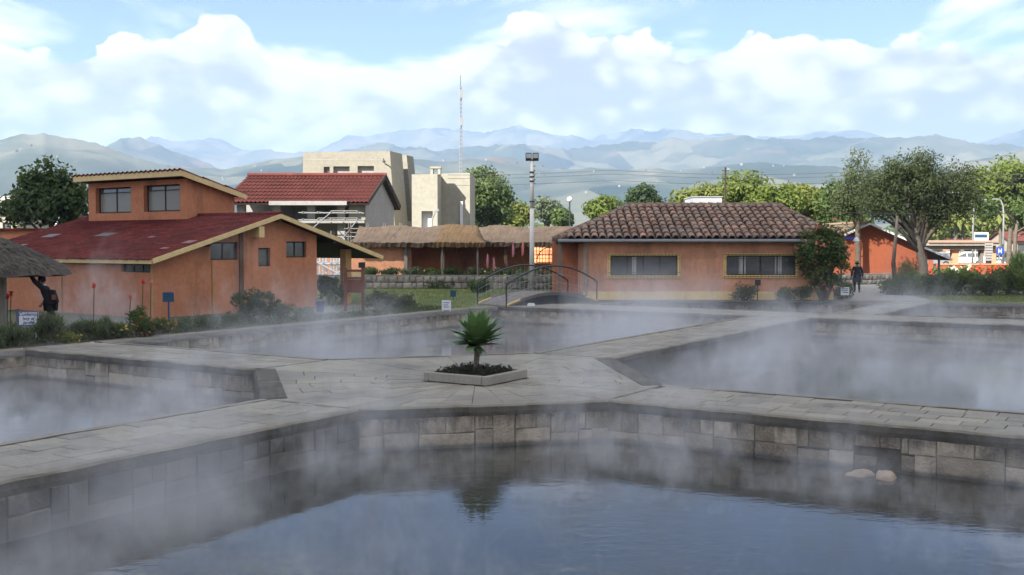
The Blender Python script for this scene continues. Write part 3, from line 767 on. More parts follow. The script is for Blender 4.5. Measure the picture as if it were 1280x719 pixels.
# ------------------------------------------------------------------ hills
def ridge(prof, r):
    xs = np.array([math.atan((p[0]-640)/F) for p in prof]); hs = np.array([(YH-p[1])/F*math.cos(x) for p, x in zip(prof, xs)])
    return lambda a: np.interp(a, xs, hs)*r+H
RD = [(2600, ridge([(-900, 200), (-300, 197), (0, 191), (57, 181), (103, 190), (131, 196), (170, 209), (283, 224), (330, 216), (380, 208), (450, 208), (500, 206), (560, 210), (610, 206), (660, 212), (690, 215), (740, 212), (770, 214), (850, 218), (950, 208), (1050, 216), (1180, 205), (1280, 198), (1600, 190), (2300, 200)], 2600), 650),
      (3900, ridge([(-900, 205), (-300, 200), (60, 206), (124, 200), (152, 192), (193, 192), (232, 198), (283, 214), (360, 205), (430, 190), (520, 200), (640, 196), (760, 186), (830, 180), (900, 190), (1000, 186), (1100, 178), (1280, 184), (1600, 190), (2300, 190)], 3900), 700),
      (6300, ridge([(-900, 190), (-300, 186), (100, 193), (160, 189), (191, 180), (219, 184), (265, 178), (309, 182), (360, 180), (410, 172), (435, 164), (470, 169), (560, 172), (600, 168), (650, 166), (690, 174), (740, 176), (800, 172), (870, 166), (910, 163), (940, 165), (1000, 169), (1090, 167), (1180, 172), (1255, 167), (1400, 160), (1600, 150), (2300, 170)], 6300), 1100)]
na, nr = 880, 150
azs = np.linspace(-.95, .95, na); rs_ = np.concatenate([np.linspace(700, 4400, 90), np.linspace(4450, 7600, 60)])
A_, R_ = np.meshgrid(azs, rs_, indexing='ij')
from mathutils import noise as mnoise
Hh = np.zeros_like(A_)
for rk, fn, wdt in RD:
    cr = fn(A_)
    f_ = np.clip(1-(rk-R_)/(wdt*1.9), 0, 1)*(R_ <= rk)+np.clip(1-(R_-rk)/wdt, 0, 1)*(R_ > rk)
    f_ = f_*f_*(3-2*f_)
    Hh = np.maximum(Hh, cr*f_)
NZ = np.empty_like(A_)
for i in range(na):
    for j in range(nr):
        x, y = R_[i, j]*math.sin(A_[i, j]), R_[i, j]*math.cos(A_[i, j])
        NZ[i, j] = mnoise.ridged_multi_fractal((x/900, y/900, 3.7), .9, 2.1, 7, 1., 2.)-1.05
Hh = Hh+(NZ-.15)*np.clip(Hh/200, 0, 1)*np.where(R_ < 3200, 46, 80)
Hh = np.where(R_ < 760, -3, Hh-1.5)
V = np.stack([R_*np.sin(A_), R_*np.cos(A_), Hh], -1).reshape(-1, 3)
fs = [(i*nr+j, (i+1)*nr+j, (i+1)*nr+j+1, i*nr+j+1) for i in range(na-1) for j in range(nr-1)]
me = bpy.data.meshes.new('hills'); me.from_pydata([tuple(v) for v in V], [], fs)
bm = bmesh.new(); bm.from_mesh(me); bmesh.ops.recalc_face_normals(bm, faces=bm.faces)
if sum(f.normal.z for f in bm.faces) < 0: bmesh.ops.reverse_faces(bm, faces=bm.faces)
bm.to_mesh(me); bm.free(); me.polygons.foreach_set('use_smooth', [True]*len(fs)); me.materials.append(MATS['hills'])
tag(link('hills', me), 'hazy blue green hills with pale fields behind the town', kind='structure')
def hill_z(x, y):
    a = math.atan2(x, y); r = math.hypot(x, y)
    i = min(na-2, max(0, int((a-azs[0])/(azs[1]-azs[0])))); j = min(nr-2, max(0, int(np.searchsorted(rs_, r))-1))
    return float(max(Hh[i, j], Hh[i+1, j], Hh[i, j+1], Hh[i+1, j+1]))

# far town and woods that read as one mass
mb = MB(); rs = random.Random(5)
for i in range(130):
    r = rs.uniform(1500, 2550); a = rs.gauss(0, .25) if rs.random() < .5 else rs.uniform(-.5, .5)
    if rs.random() < .6: a = rs.choice((-.44, .02, .09, .20, .28, -.1))+rs.gauss(0, .03)
    x, y = r*math.sin(a), r*math.cos(a); z = hill_z(x, y); s_ = rs.uniform(1.3, 3.2)
    mb.box((x, y, z), (s_*rs.uniform(1, 1.8), s_, s_*.8+2), rs.uniform(0, 3), rs.choice((0, 0, 1, 2)))
tag(mb.build('far_town', M('cream_concrete', 'cream_concrete', 'red_tile')), 'tiny houses scattered over the hazy hillsides', kind='stuff')
g_ = np.random.default_rng(77); nb = 900
rr = g_.uniform(230, 1900, nb)**1.0; aa = g_.uniform(-.62, .62, nb); hb = g_.uniform(4, 11, nb)
Cx = rr*np.sin(aa); Cy = rr*np.cos(aa); Cz = np.array([max(0, hill_z(x, y)) if r > 720 else 0 for x, y, r in zip(Cx, Cy, rr)])
k_ = 60; off = g_.normal(0, 1, (nb, k_, 3)); off /= np.linalg.norm(off, axis=2)[:, :, None]
P = np.stack([Cx, Cy, Cz+hb*.5], 1)[:, None, :]+off*(hb[:, None, None]*np.array([.62, .62, .5]))
N = off.copy(); N[:, :, 2] += .4
tag(link('far_wood', leaves_mesh('far_wood', P.reshape(-1, 3), N.reshape(-1, 3), 2.6, 'leaf_mid', .8, 0, 9)), 'hazy belt of trees between the town and the hills', kind='stuff')

# ------------------------------------------------------------------ helpers for walls that recede
def solve(K, d, px): q = (px-640)/F; return (q*K.y-K.x)/(d.x-q*d.y)
def corrugated(mb, o, u, v, L, Wd, pitch, amp, rows=3, thick=.03, mi=0, jitter=0.):
    """sheet roof: u along the eave, v up the slope"""
    u = Vector(u).normalized(); v = Vector(v).normalized(); n = u.cross(v).normalized()
    if n.z < 0: n = -n
    o = Vector(o); k_ = int(L/pitch)*4; rl = Wd/rows; rs = random.Random(int(L*10))
    for r_ in range(rows):
        b = len(mb.v); jj = [rs.uniform(-jitter, jitter) for _ in range(k_+1)]
        for (vv, lift) in ((r_*rl-.05, thick*1.3), ((r_+1)*rl, 0.)):
            for i in range(k_+1):
                h = amp*math.sin(i*math.pi/2)
                mb.v.append(tuple(o+u*(L*i/k_)+v*(vv+(jj[i] if r_ == 0 and vv < rl else 0))+n*(h+lift+.005)))
        for i in range(k_): mb.f.append((b+i, b+i+1, b+k_+1+i+1, b+k_+1+i)); mb.mi.append(mi)
def slab(mb, o, u, v, L, Wd, th, mi=0):
    u = Vector(u).normalized()*L; v = Vector(v).normalized()*Wd; n = u.cross(v).normalized(); n = n if n.z > 0 else -n; o = Vector(o); dn = -n*th
    mb.hexa([o+dn, o+u+dn, o+u+v+dn, o+v+dn, o, o+u, o+u+v, o+v], mi)
def window(parent, o, u, x0, x1, y0, y1, depth, fw, nv, mat_frame, mat_pane, inward, rail=None, upper=None, name='window'):
    """frame with panes set into an opening of a wall (o + u*x + z*y)"""
    o = Vector(o); u = Vector(u).normalized(); up = Vector((0, 0, 1)); n = Vector(inward).normalized()
    mb = MB(); c = o+n*(depth-.02)
    def bar(a, b, p, q):                # a..b along u, p..q up
        P = [c+u*a+up*p, c+u*b+up*p, c+u*b+up*p+n*.05, c+u*a+up*p+n*.05]
        mb.hexa(P+[x+up*(q-p) for x in P])
    bar(x0, x1, y0, y0+fw); bar(x0, x1, y1-fw, y1); bar(x0, x0+fw, y0+fw, y1-fw); bar(x1-fw, x1, y0+fw, y1-fw)
    xs = [x0+fw+(x1-x0-2*fw)*i/nv for i in range(nv+1)]
    for x in xs[1:-1]: bar(x-fw*.4, x+fw*.4, y0+fw, y1-fw)
    if rail: bar(x0+fw, x1-fw, y0+(y1-y0)*rail-fw*.3, y0+(y1-y0)*rail+fw*.3)
    fr = mb.build(name, mat_frame, parent)
    for a, b in zip(xs, xs[1:]):
        segs = [(y0+fw, y1-fw, mat_pane)] if not (rail and upper) else [(y0+fw, y0+(y1-y0)*rail, mat_pane), (y0+(y1-y0)*rail, y1-fw, upper)]
        for p, q, mt in segs:
            m2 = MB(); P = [c+n*.03+u*a+up*p, c+n*.03+u*b+up*p, c+n*.036+u*b+up*p, c+n*.036+u*a+up*p]
            m2.hexa(P+[x+up*(q-p) for x in P]); m2.build('pane', mt, fr)
    return fr

# ------------------------------------------------------------------ the orange building on the left
KL = at(192, 398); LANG = R(55.6)
dT = Vector((math.cos(LANG), math.sin(LANG), 0)); dS = Vector((-math.sin(LANG), math.cos(LANG), 0))
def Lw(t, s, z=0): return KL+dT*t+dS*s+Vector((0, 0, z))
lb = thing('orange_building', 'orange plastered building with maroon roof, yellow eaves and a raised clerestory', 'building', KL, LANG)
TR, SL = 5.6, .283                                # ridge position, slope
def zr(t): return 2.06+SL*((t+.35) if t < TR else (2*TR-t+.35))
SW = 12.4
GT = solve(KL, dT, 396)
def gz(px, py): t = solve(KL, dT, px); return t, Z_(py, (KL+dT*t).y)
def fz(px, py): s = solve(KL, dS, px); return s, Z_(py, (KL+dS*s).y)
# gable wall (y=0 plane) with its three windows
gw = []
for (xa, xb, ya, yb) in ((263, 298, 303, 325), (323, 338, 310, 333), (358, 383, 302, 322)):
    ta, _ = gz(xa, ya); tb, zb_ = gz(xb, yb); gw.append((ta, tb, gz((xa+xb)/2, yb)[1], gz((xa+xb)/2, ya)[1]))
mb = MB()
mb.holed((0, 0, 0), (1, 0, 0), (0, 0, 1), [(0, -.1), (GT, -.1), (GT, zr(GT)-.13), (TR, zr(TR)-.13), (0, zr(0)-.13)], gw, .14, inward=(0, 1, 0))
s0, z0 = fz(188, 341); s1, z1 = fz(152, 330)
slit = (s0, s1, z0, z1)
mb.holed((0, 0, 0), (0, 1, 0), (0, 0, 1), [(0, -.1), (SW, -.1), (SW, zr(0)-.13), (0, zr(0)-.13)], [slit], .14, inward=(1, 0, 0))
mb.holed((GT, 0, 0), (0, 1, 0), (0, 0, 1), [(0, -.1), (SW, -.1), (SW, zr(GT)-.13), (0, zr(GT)-.13)], [])
mb.holed((0, SW, 0), (1, 0, 0), (0, 0, 1), [(0, -.1), (GT, -.1), (GT, zr(GT)-.13), (TR, zr(TR)-.13), (0, zr(0)-.13)], [])
mb.build('wall', 'orange_plaster', lb, fix=False)
window(lb, (0, 0, 0), (1, 0, 0), *gw[0], .12, .05, 2, 'dark_timber', 'glass', (0, 1, 0))
window(lb, (0, 0, 0), (1, 0, 0), *gw[1], .12, .05, 1, 'dark_timber', 'glass', (0, 1, 0))
window(lb, (0, 0, 0), (1, 0, 0), *gw[2], .12, .05, 2, 'dark_timber', 'glass', (0, 1, 0))
window(lb, (0, 0, 0), (0, 1, 0), *slit, .12, .04, 3, 'dark_timber', 'glass', (1, 0, 0))
t265 = gz(265, 340)[0]; t300 = gz(301, 340)[0]
mb = MB(); mb.bx(t265-.025, t265+.025, -.05, -.002, 0, gw[0][2]); mb.build('downpipe', 'ochre_plaster', lb)
mb = MB(); mb.bx(t300-.09, t300+.09, -.06, -.002, 0, zr(t300)-.2); mb.build('pilaster', 'brown_timber', lb)
for px in (77, 191.5):
    s = max(.03, fz(px, 350)[0]); mb = MB(); mb.bx(-.05, -.002, s-.03, s+.03, 0, zr(0)-.2); mb.build('downpipe', 'ochre_plaster', lb)
# main roof
E0, E1, V0, V1 = -.35, 2*TR+.35, -.45, SW+.3
vf = Vector((1, 0, SL)); vb = Vector((-1, 0, SL)); lf = (TR-E0)*math.sqrt(1+SL*SL)
mb = MB(); slab(mb, (E0, V0+.05, 2.06-.005), (0, 1, 0), vf, V1-V0-.1, lf, .10); slab(mb, (E1, V0+.05, 2.06-.005), (0, 1, 0), vb, V1-V0-.1, lf, .10); mb.build('roof_deck', 'dark_timber', lb)
mb = MB(); corrugated(mb, (E0-.06, V0, 2.06-.01), (0, 1, 0), vf, V1-V0, lf+.08, .19, .032, 16, .016, jitter=.04); mb.build('roof', 'maroon_roof', lb, smooth=False)
mb = MB(); corrugated(mb, (E1+.06, V0, 2.06-.01), (0, 1, 0), vb, V1-V0, lf+.08, .19, .022, 7, .03); mb.build('roof', 'maroon_roof', lb)
mb = MB()
zt = zr(TR)
for i in range(22): 
    y0_ = V0+(V1-V0)*i/22; mb.tube([(TR, y0_, zt+.015), (TR, y0_+(V1-V0)/22+.05, zt+.03)], [.11, .10], 8)
mb.build('ridge_cap', 'maroon_roof', lb)
mb = MB(); mb.beam((E0, V0, 2.0), (TR, V0, zt-.06), .06, .17); mb.build('bargeboard', 'cream_wood', lb)
mb = MB(); mb.beam((TR, V0+.004, zt-.062), (E1, V0+.004, 2.0), .06, .17); mb.build('bargeboard', 'cream_wood', lb)
mb = MB(); mb.beam((E0-.02, V0+.03, 1.985), (E0-.02, V1, 1.985), .05, .15); mb.build('fascia', 'cream_wood', lb)
tp = gz(318, 290)[0]
mb = MB(); mb.bx(tp-.13, tp+.13, V0+.01, .3, zr(tp)-.62, zr(tp)-.2); mb.build('purlin_end', 'cream_wood', lb)
for tt in (TR, 2.2, 8.6): mb = MB(); mb.bx(tt-.06, tt+.06, V0+.04, V1-.05, zr(tt)-.27, zr(tt)-.13); mb.build('purlin', 'dark_timber', lb)
# porch on the right end
tc_ = gz(438, 350)[0]
mb = MB(); mb.bx(tc_-.17, tc_+.17, .1, .44, 0, zr(tc_)-.13); mb.build('porch_column', 'ochre_plaster', lb)
mb = MB(); mb.bx(tc_-.17, tc_+.17, 9.1, 9.44, 0, zr(tc_)-.13); mb.build('porch_column', 'ochre_plaster', lb)
# weathered patches of replaced sheet lying on the roof
for (px, py, wd, ln, mt) in ((65, 295, .8, .5, 'roof_patch_grey'), (133, 293, .9, .5, 'roof_patch_grey'), (237, 303, .5, .38, 'roof_patch_pink'), (30, 306, .35, .2, 'roof_patch_grey'), (190, 296, .3, .2, 'roof_patch_pink'), (206, 310, .35, .2, 'roof_patch_pink')):
    best = None
    for i in range(60):
        t = E0+(TR-E0)*i/60; z = zr(t)+.05; o_ = KL+dT*t; s = solve(o_, dS, px); yy = Z_(py, (o_+dS*s).y)
        if best is None or abs(yy-z) < best[0]: best = (abs(yy-z), t, s, z)
    _, t, s, z = best
    mb = MB(); slab(mb, (t-ln/2, s-wd/2, z-SL*ln/2+.012), (0, 1, 0), vf, wd, ln, .02); mb.build('roof_patch', mt, lb)
# clerestory
ct = 5.0; o_ = KL+dT*ct
cs0, cs1 = solve(o_, dS, 235), solve(o_, dS, 112)
def cz(px, py): s = solve(o_, dS, px); return s, Z_(py, (o_+dS*s).y)
cr_ = solve(KL+dS*cs0, dT, 294)
ov = .5; oc = KL+dT*(ct-ov); rs0, rs1 = solve(oc, dS, 228), solve(oc, dS, 94)
zc0 = Z_(213, (oc+dS*rs0).y)
te = solve(KL+dS*rs0, dT, 309); zc1 = Z_(243, (KL+dS*rs0+dT*te).y)
csl = (zc1-zc0)/(te-(ct-ov))
def czr(t): return zc0+csl*(t-(ct-ov))-.17
cw = []
for (xa, xb, ya, yb) in ((121, 165, 234.5, 266.5), (181, 226, 231, 264.5)):
    sa, sb = cz(xb, ya)[0], cz(xa, ya)[0]; mid = (xa+xb)/2; cw.append((sa, sb, cz(mid, yb)[1], cz(mid, ya)[1]))
mb = MB()
mb.holed((ct, 0, 0), (0, 1, 0), (0, 0, 1), [(cs0, 3.2), (cs1, 3.2), (cs1, czr(ct)), (cs0, czr(ct))], cw, .22, inward=(1, 0, 0))
for s in (cs0, cs1): mb.holed((0, s, 0), (1, 0, 0), (0, 0, 1), [(ct, 3.2), (cr_, 3.0), (cr_, czr(cr_)), (ct, czr(ct))], [])
mb.holed((cr_, 0, 0), (0, 1, 0), (0, 0, 1), [(cs0, 3.0), (cs1, 3.0), (cs1, czr(cr_)), (cs0, czr(cr_))], [])
mb.build('clerestory_wall', 'orange_plaster', lb, fix=False)
for c_ in cw: window(lb, (ct, 0, 0), (0, 1, 0), *c_, .20, .06, 2, 'dark_timber', 'frosted_glass', (1, 0, 0), rail=.80, upper='glass')
mb = MB(); slab(mb, (ct-ov, rs0, zc0-.02), (0, 1, 0), (1, 0, csl), rs1-rs0, (te-ct+ov)*math.sqrt(1+csl**2), .10); mb.build('clerestory_deck', 'dark_timber', lb)
mb = MB(); corrugated(mb, (ct-ov-.05, rs0-.06, zc0-.01), (0, 1, 0), (1, 0, csl), rs1-rs0+.1, (te-ct+ov)*math.sqrt(1+csl**2)+.1, .30, .06, 3, .03); mb.build('clerestory_roof', 'maroon_roof', lb)
mb = MB(); mb.beam((ct-ov-.01, rs0-.03, zc0-.11), (ct-ov-.01, rs1, zc0-.11), .05, .24); mb.build('fascia', 'cream_wood', lb)
mb = MB(); mb.beam((ct-ov+.02, rs0-.02, zc0-.12), (te, rs0-.02, zc1-.12), .05, .22); mb.build('bargeboard', 'cream_wood', lb)
# dull building band behind, far left
x0_, x1_ = X_(-90, 55), X_(50, 55)
ob = thing('low_building', 'low brown orange building behind the maroon roof at the far left', 'building', (0, 0, 0))
mb = MB(); mb.bx(x0_, x1_, 55, 61, 0, Z_(288, 55)); mb.build('wall', 'orange_plaster', ob)
mb = MB(); mb.bx(x0_-.2, x1_+.2, 54.8, 61.2, Z_(288, 55), Z_(285.5, 55)); mb.build('roof', 'maroon_roof', ob)

# ------------------------------------------------------------------ tiled house on the right
HY = 49.0
hs = thing('tiled_house', 'long peach house with weathered barrel tile roof and two barred windows', 'house', (0, 0, 0))
hx0, hx1, hz = X_(730, HY), X_(1042, HY), Z_(301, HY)
wins = [(X_(763, HY), X_(847, HY), Z_(344.5, HY), Z_(320, HY)), (X_(908, HY), X_(995, HY), Z_(344, HY), Z_(319.5, HY))]
mb = MB(); mb.holed((0, HY, 0), (1, 0, 0), (0, 0, 1), [(hx0, -.1), (hx1, -.1), (hx1, hz), (hx0, hz)], wins, .16, inward=(0, 1, 0))
mb.holed((hx0, HY, 0), (0, 1, 0), (0, 0, 1), [(0, -.1), (8, -.1), (8, hz), (0, hz)], []); mb.holed((hx1, HY, 0), (0, 1, 0), (0, 0, 1), [(0, -.1), (8, -.1), (8, hz), (0, hz)], []); mb.holed((0, HY+8, 0), (1, 0, 0), (0, 0, 1), [(hx0, -.1), (hx1, -.1), (hx1, hz), (hx0, hz)], [])
mb.build('wall', 'peach_plaster', hs, fix=False)
mb = MB(); mb.bx(hx0-.02, hx1+.02, HY-.03, HY-.002, -.05, Z_(364.5, HY)); mb.build('plinth', 'yellow_plaster', hs)
for wi, (a, b, c, d) in enumerate(wins):
    fr = window(hs, (0, HY, 0), (1, 0, 0), a, b, c, d, .13, .05, 4, 'dark_timber', 'glass', (0, 1, 0))
    for i, x in enumerate((.36,) if wi == 0 else (.24, .76)):
        mb = MB(); xx = a+(b-a)*x; wd = .10 if wi == 0 else .16
        n_ = 6; vs = [(xx-wd+2*wd*j/n_, HY+.125+.012*(-1)**j, zz) for zz in (c+.05, d-.05) for j in range(n_+1)]
        mb.mesh(vs, [(j, j+1, n_+2+j, n_+1+j) for j in range(n_)]); mb.build('curtain', 'curtain', fr)
    s_ = .13
    mb = MB(); mb.bx(a-s_, b+s_, HY-.05, HY-.002, d, d+s_*.8); mb.bx(a-s_, a, HY-.05, HY-.002, c, d); mb.bx(b, b+s_, HY-.05, HY-.002, c, d); mb.bx(a-s_, b+s_, HY-.07, HY-.002, c-s_, c)
    mb.build('window_surround', 'yellow_plaster', hs)
    mb = MB(); nb_ = 20
    for i in range(nb_+1): x = a-.08+(b-a+.16)*i/nb_; mb.box((x, HY-.09, (c+d)/2), (.011, .011, d-c+.26))
    for zz in (c-.06, c+.14, d-.14, d+.05): mb.box(((a+b)/2, HY-.094, zz), (b-a+.2, .012, .02))
    mb.build('window_bars', 'dark_metal', hs)
# hip roof: eave line, ridge line
ey, ry = HY-.6, HY+4.0
ez, rz_ = Z_(299, ey), Z_(258, ry)
ex0, ex1, rx0, rx1 = X_(699, ey), X_(1052, ey), X_(786, ry), X_(972, ry)
by = HY+8.6
mb = MB()
mb.mesh([(ex0, ey, ez), (ex1, ey, ez), (ex1, by, ez), (ex0, by, ez), (rx0, ry, rz_), (rx1, ry, rz_), (ex0, ey, ez-.1), (ex1, ey, ez-.1), (ex1, by, ez-.1), (ex0, by, ez-.1)],
        [(0, 1, 5, 4), (1, 2, 5), (2, 3, 4, 5), (3, 0, 4), (0, 6, 7, 1), (1, 7, 8, 2), (2, 8, 9, 3), (3, 9, 6, 0), (6, 9, 8, 7)])
mb.build('roof', 'dark_timber', hs)
mb = MB(); mb.tube([(ex0-.05, ey-.06, ez-.07), (ex1, ey-.06, ez-.07)], .075, 8); mb.build('gutter', 'galvanised', hs)
mb = MB(); mb.tube([(hx0+.1, HY-.1, ez-.1), (hx0+.1, HY-.1, .05)], .05, 8); mb.build('downpipe', 'galvanised', hs)
def tile_mesh(seed):
    rs = random.Random(seed); n = 6; vs = []
    for y, r_, l in ((-.27, .155, .035), (.27, .125, .0)):
        for i in range(n+1):
            a = math.pi*i/n; vs.append((r_*math.cos(a), y+rs.uniform(-.008, .008), r_*.85*math.sin(a)+l))
    for i in range(n+1): a = math.pi*i/n; vs.append((.125*math.cos(a), -.265, .125*.8*math.sin(a)+.02))
    fs = [(i, i+1, n+2+i, n+1+i) for i in range(n)]+[(i+1, i, 2*n+2+i, 2*n+3+i) for i in range(n)]
    me = bpy.data.meshes.new('roof_tile'); me.from_pydata(vs, [], fs); me.materials.append(MATS['roof_tile'])
    bm = bmesh.new(); bm.from_mesh(me); bmesh.ops.recalc_face_normals(bm, faces=bm.faces); bm.to_mesh(me); bm.free(); return me
TILES = [tile_mesh(i) for i in range(5)]
sl = math.atan2(rz_-ez, ry-ey); slen = math.hypot(rz_-ez, ry-ey); rows = 9; ncol = int((ex1-ex0)/.37); cnt = 0
stuff = MB()
def put_tile(x, f_, extra=None):
    global cnt
    y = ey+(ry-ey)*f_; z = ez+(rz_-ez)*f_+.035
    rot = Euler((sl+rnd.gauss(0, .02), rnd.gauss(0, .03), rnd.gauss(0, .035)), 'XYZ'); loc = Vector((x+rnd.gauss(0, .012), y+rnd.gauss(0, .015), z))
    me = rnd.choice(TILES); yl = slen/rows/.50
    if cnt < 292:
        o = link('roof_tile', me, hs, loc, rot=rot, scale=(1.08, yl, 1.05)); cnt += 1
    else:
        mt = Matrix.LocRotScale(loc, rot, Vector((1.08, yl, 1.05)))
        stuff.mesh([mt @ v.co for v in me.vertices], [tuple(p.vertices) for p in me.polygons])
for r_ in range(rows):
    f_ = (r_+.5)/rows; xl = ex0+(rx0-ex0)*f_; xr = ex1+(rx1-ex1)*f_
    for c in range(ncol+1):
        x = ex0+.15+(ex1-ex0-.3)*c/ncol
        if xl-.05 < x < xr+.05: put_tile(x, f_)
def cap_line(p, q, n_):
    p, q = Vector(p), Vector(q)
    for i in range(n_): a, b = p.lerp(q, i/n_), p.lerp(q, (i+1.15)/n_); stuff.tube([a+Vector((0, 0, .06)), b+Vector((0, 0, .035))], [.15, .125], 8)
cap_line((ex0, ey, ez), (rx0, ry, rz_), 11); cap_line((ex1, ey, ez), (rx1, ry, rz_), 11); cap_line((rx0, ry, rz_), (rx1, ry, rz_), 17)
for sgn, (xe, xr) in ((-1, (ex0, rx0)), (1, (ex1, rx1))):      # the hip ends
    n_ = 20
    for i in range(n_):
        yy = ey+.2+(by-ey-.4)*i/(n_-1); f_ = min((yy-ey)/(ry-ey), (by-yy)/(by-ry))
        if f_ < .06: continue
        stuff.tube([(xe, yy, ez+.05), (xe+(xr-xe)*f_, yy, ez+(rz_-ez)*f_+.05)], [.13, .12], 6)
o = stuff.build('ridge_tiles', 'roof_tile', hs); o['kind'] = 'stuff'
# side porch in the shade, left of the house
mb = MB(); mb.bx(X_(690, 53.6), hx0-.01, 53.5, 53.7, 0, 2.75); mb.build('porch_wall', 'orange_plaster', hs)
mb = MB(); mb.bx(X_(694, 54), hx0-.01, HY+.4, 53.49, 2.62, 2.70); mb.build('porch_ceiling', 'dark_timber', hs)
mb = MB(); mb.bx(X_(700, 49.5)-.07, X_(700, 49.5)+.07, 49.5, 49.64, 0, 2.62); mb.build('porch_post', 'grey_timber', hs)
# white tank building and power pole behind
wt = thing('white_shed', 'white flat box rising behind the tiled roof', 'shed', (0, 0, 0))
mb = MB(); mb.bx(X_(866, 63), X_(902, 63), 63, 66, 0, Z_(246.5, 63)); mb.build('wall', 'white_paint', wt)
mb = MB(); mb.bx(X_(865, 63), X_(903, 63), 62.95, 66.05, Z_(246.5, 63)+.003, Z_(245.5, 63)); mb.build('roof', 'white_paint', wt)

# ------------------------------------------------------------------ red gable building, right
RY = 72.0
rg = thing('red_gable_building', 'bright red gabled building beside the garden path', 'building', (0, 0, 0))
pf = [(X_(x, RY), Z_(y, RY)) for x, y in ((1058, 352.7), (1159, 352.7), (1159, 312), (1084, 280), (1058, 291.5))]
mb = MB(); mb.holed((0, RY, 0), (1, 0, 0), (0, 0, 1), pf, [])
mb.holed((pf[1][0], RY, 0), (0, 1, 0), (0, 0, 1), [(0, 0), (11, 0), (11, pf[2][1]), (0, pf[2][1])], []); mb.holed((pf[0][0], RY, 0), (0, 1, 0), (0, 0, 1), [(0, 0), (11, 0), (11, pf[4][1]), (0, pf[4][1])], [])
mb.build('wall', 'red_plaster', rg, fix=False)
ap = Vector((pf[3][0], RY-.5, pf[3][1]+.05)); el_ = Vector((X_(1052, RY), RY-.5, Z_(293.5, RY))); er_ = Vector((X_(1187, RY), RY-.5, Z_(324, RY)))
for e in (el_, er_):
    mb = MB(); d = ap-e; slab(mb, e, (0, 1, 0), d, 12, d.length, .10); mb.build('roof', 'old_thatch', rg)
    mb = MB(); mb.beam(e+Vector((0, -.02, -.04)), ap+Vector((0, -.02, -.04)), .05, .13); mb.build('bargeboard', 'white_paint', rg)
mb = MB(); mb.tube([ap+Vector((0, -.02, .05)), ap+Vector((0, 12, .05))], .12, 8); mb.build('ridge_cap', 'roof_tile', rg)
for px in (1160, 1176): mb = MB(); mb.bx(X_(px, RY)-.06, X_(px, RY)+.06, RY+.2, RY+.32, 0, Z_(318+(px-1160)*.25, RY)); mb.build('post', 'grey_timber', rg)

# ------------------------------------------------------------------ long thatched building across the middle
TY = 66.0
tb = thing('thatched_building', 'long orange building with drooping grey thatch across the lawn', 'building', (0, 0, 0))
tz = Z_(304, TY)
def wallseg(xa, xb, ya, yb, z0_, z1_, mat, name='wall'): mb = MB(); mb.bx(X_(xa, ya), X_(xb, ya), ya, yb, z0_, z1_); return mb.build(name, mat, tb)
wallseg(396, 514, TY, TY+.3, 0, Z_(306, TY), 'peach_plaster')
wallseg(514, 668, TY+2.2, TY+2.5, 0, 2.6, 'orange_plaster'); wallseg(704, 733, TY+2.2, TY+2.5, 0, 2.6, 'orange_plaster')
wallseg(667.5, 704.5, TY+2.21, TY+2.49, 0, Z_(329, TY+2.2), 'orange_plaster'); wallseg(667.5, 704.5, TY+2.21, TY+2.49, Z_(307.5, TY+2.2), 2.6, 'orange_plaster')
for px, mt in ((507, 'grey_timber'), (553, 'pale_bark'), (598, 'brown_timber'), (632, 'brown_timber'), (664, 'grey_timber'), (708, 'pale_bark')): wallseg(px-2.2, px+2.2, TY-.3, TY-.05, 0, tz, mt, 'post')
mb = MB(); mb.bx(X_(514, TY), X_(733, TY), TY-.28, TY-.07, tz-.02, tz+.16); mb.build('beam', 'brown_timber', tb)
def thatch_roof(name, xa, xb, y0_, yr, z0_, zr_, mat, parent, sag=.1, seed=0, over=.35, n=60, hip=0.):
    """lumpy thatch, front slope, thick ragged eave and back slope"""
    rs = random.Random(seed); mb = MB(); m_ = 9; vs = []
    for i in range(n+1):
        f = i/n; x = xa+(xb-xa)*f
        he = min(1, min(f, 1-f)/hip) if hip else 1
        for j in range(m_+1):
            g = j/m_; y = y0_+(yr-y0_)*g; z = z0_+(zr_-z0_)*(g*he if hip else g)+mnoise.noise((x*.6, y*.6, seed))*sag+rs.uniform(-.03, .03)
            vs.append((x, y-(rs.uniform(0, .12) if j == 0 else 0), z))
        vs.append((x, 2*yr-y0_, z0_)); vs.append((x, y0_+.12, z0_-.24-rs.uniform(0, .1)))
    k_ = m_+3
    mb.mesh(vs, [(i*k_+j, (i+1)*k_+j, (i+1)*k_+(j+1) % k_, i*k_+(j+1) % k_) for i in range(n) for j in range(k_)]+[tuple(range(k_)), tuple(n*k_+j for j in range(k_-1, -1, -1))])
    return mb.build(name, mat, parent)
thatch_roof('thatch_roof', X_(440, TY-1), X_(733, TY-1), TY-.9, TY+2.2, tz+.05, Z_(283, TY+2.2), 'old_thatch', tb, .16, 3, n=110)
hut = thing('thatched_canopy', 'small golden thatched canopy hanging before the long grey thatch', 'hut', (0, 0, 0))
thatch_roof('thatch_roof', X_(541, TY-3), X_(606, TY-3), TY-3.6, TY-1.6, Z_(303, TY-3.6), Z_(281.5, TY-1.6), 'gold_thatch', hut, .14, 8, n=34, hip=.16)
for px in (553, 597): mb = MB(); mb.tube([(X_(px, TY-3.2), TY-3.2, 0), (X_(px, TY-3.2), TY-3.2, Z_(305, TY-3.2))], .06, 7); mb.build('post', 'pale_bark', hut)
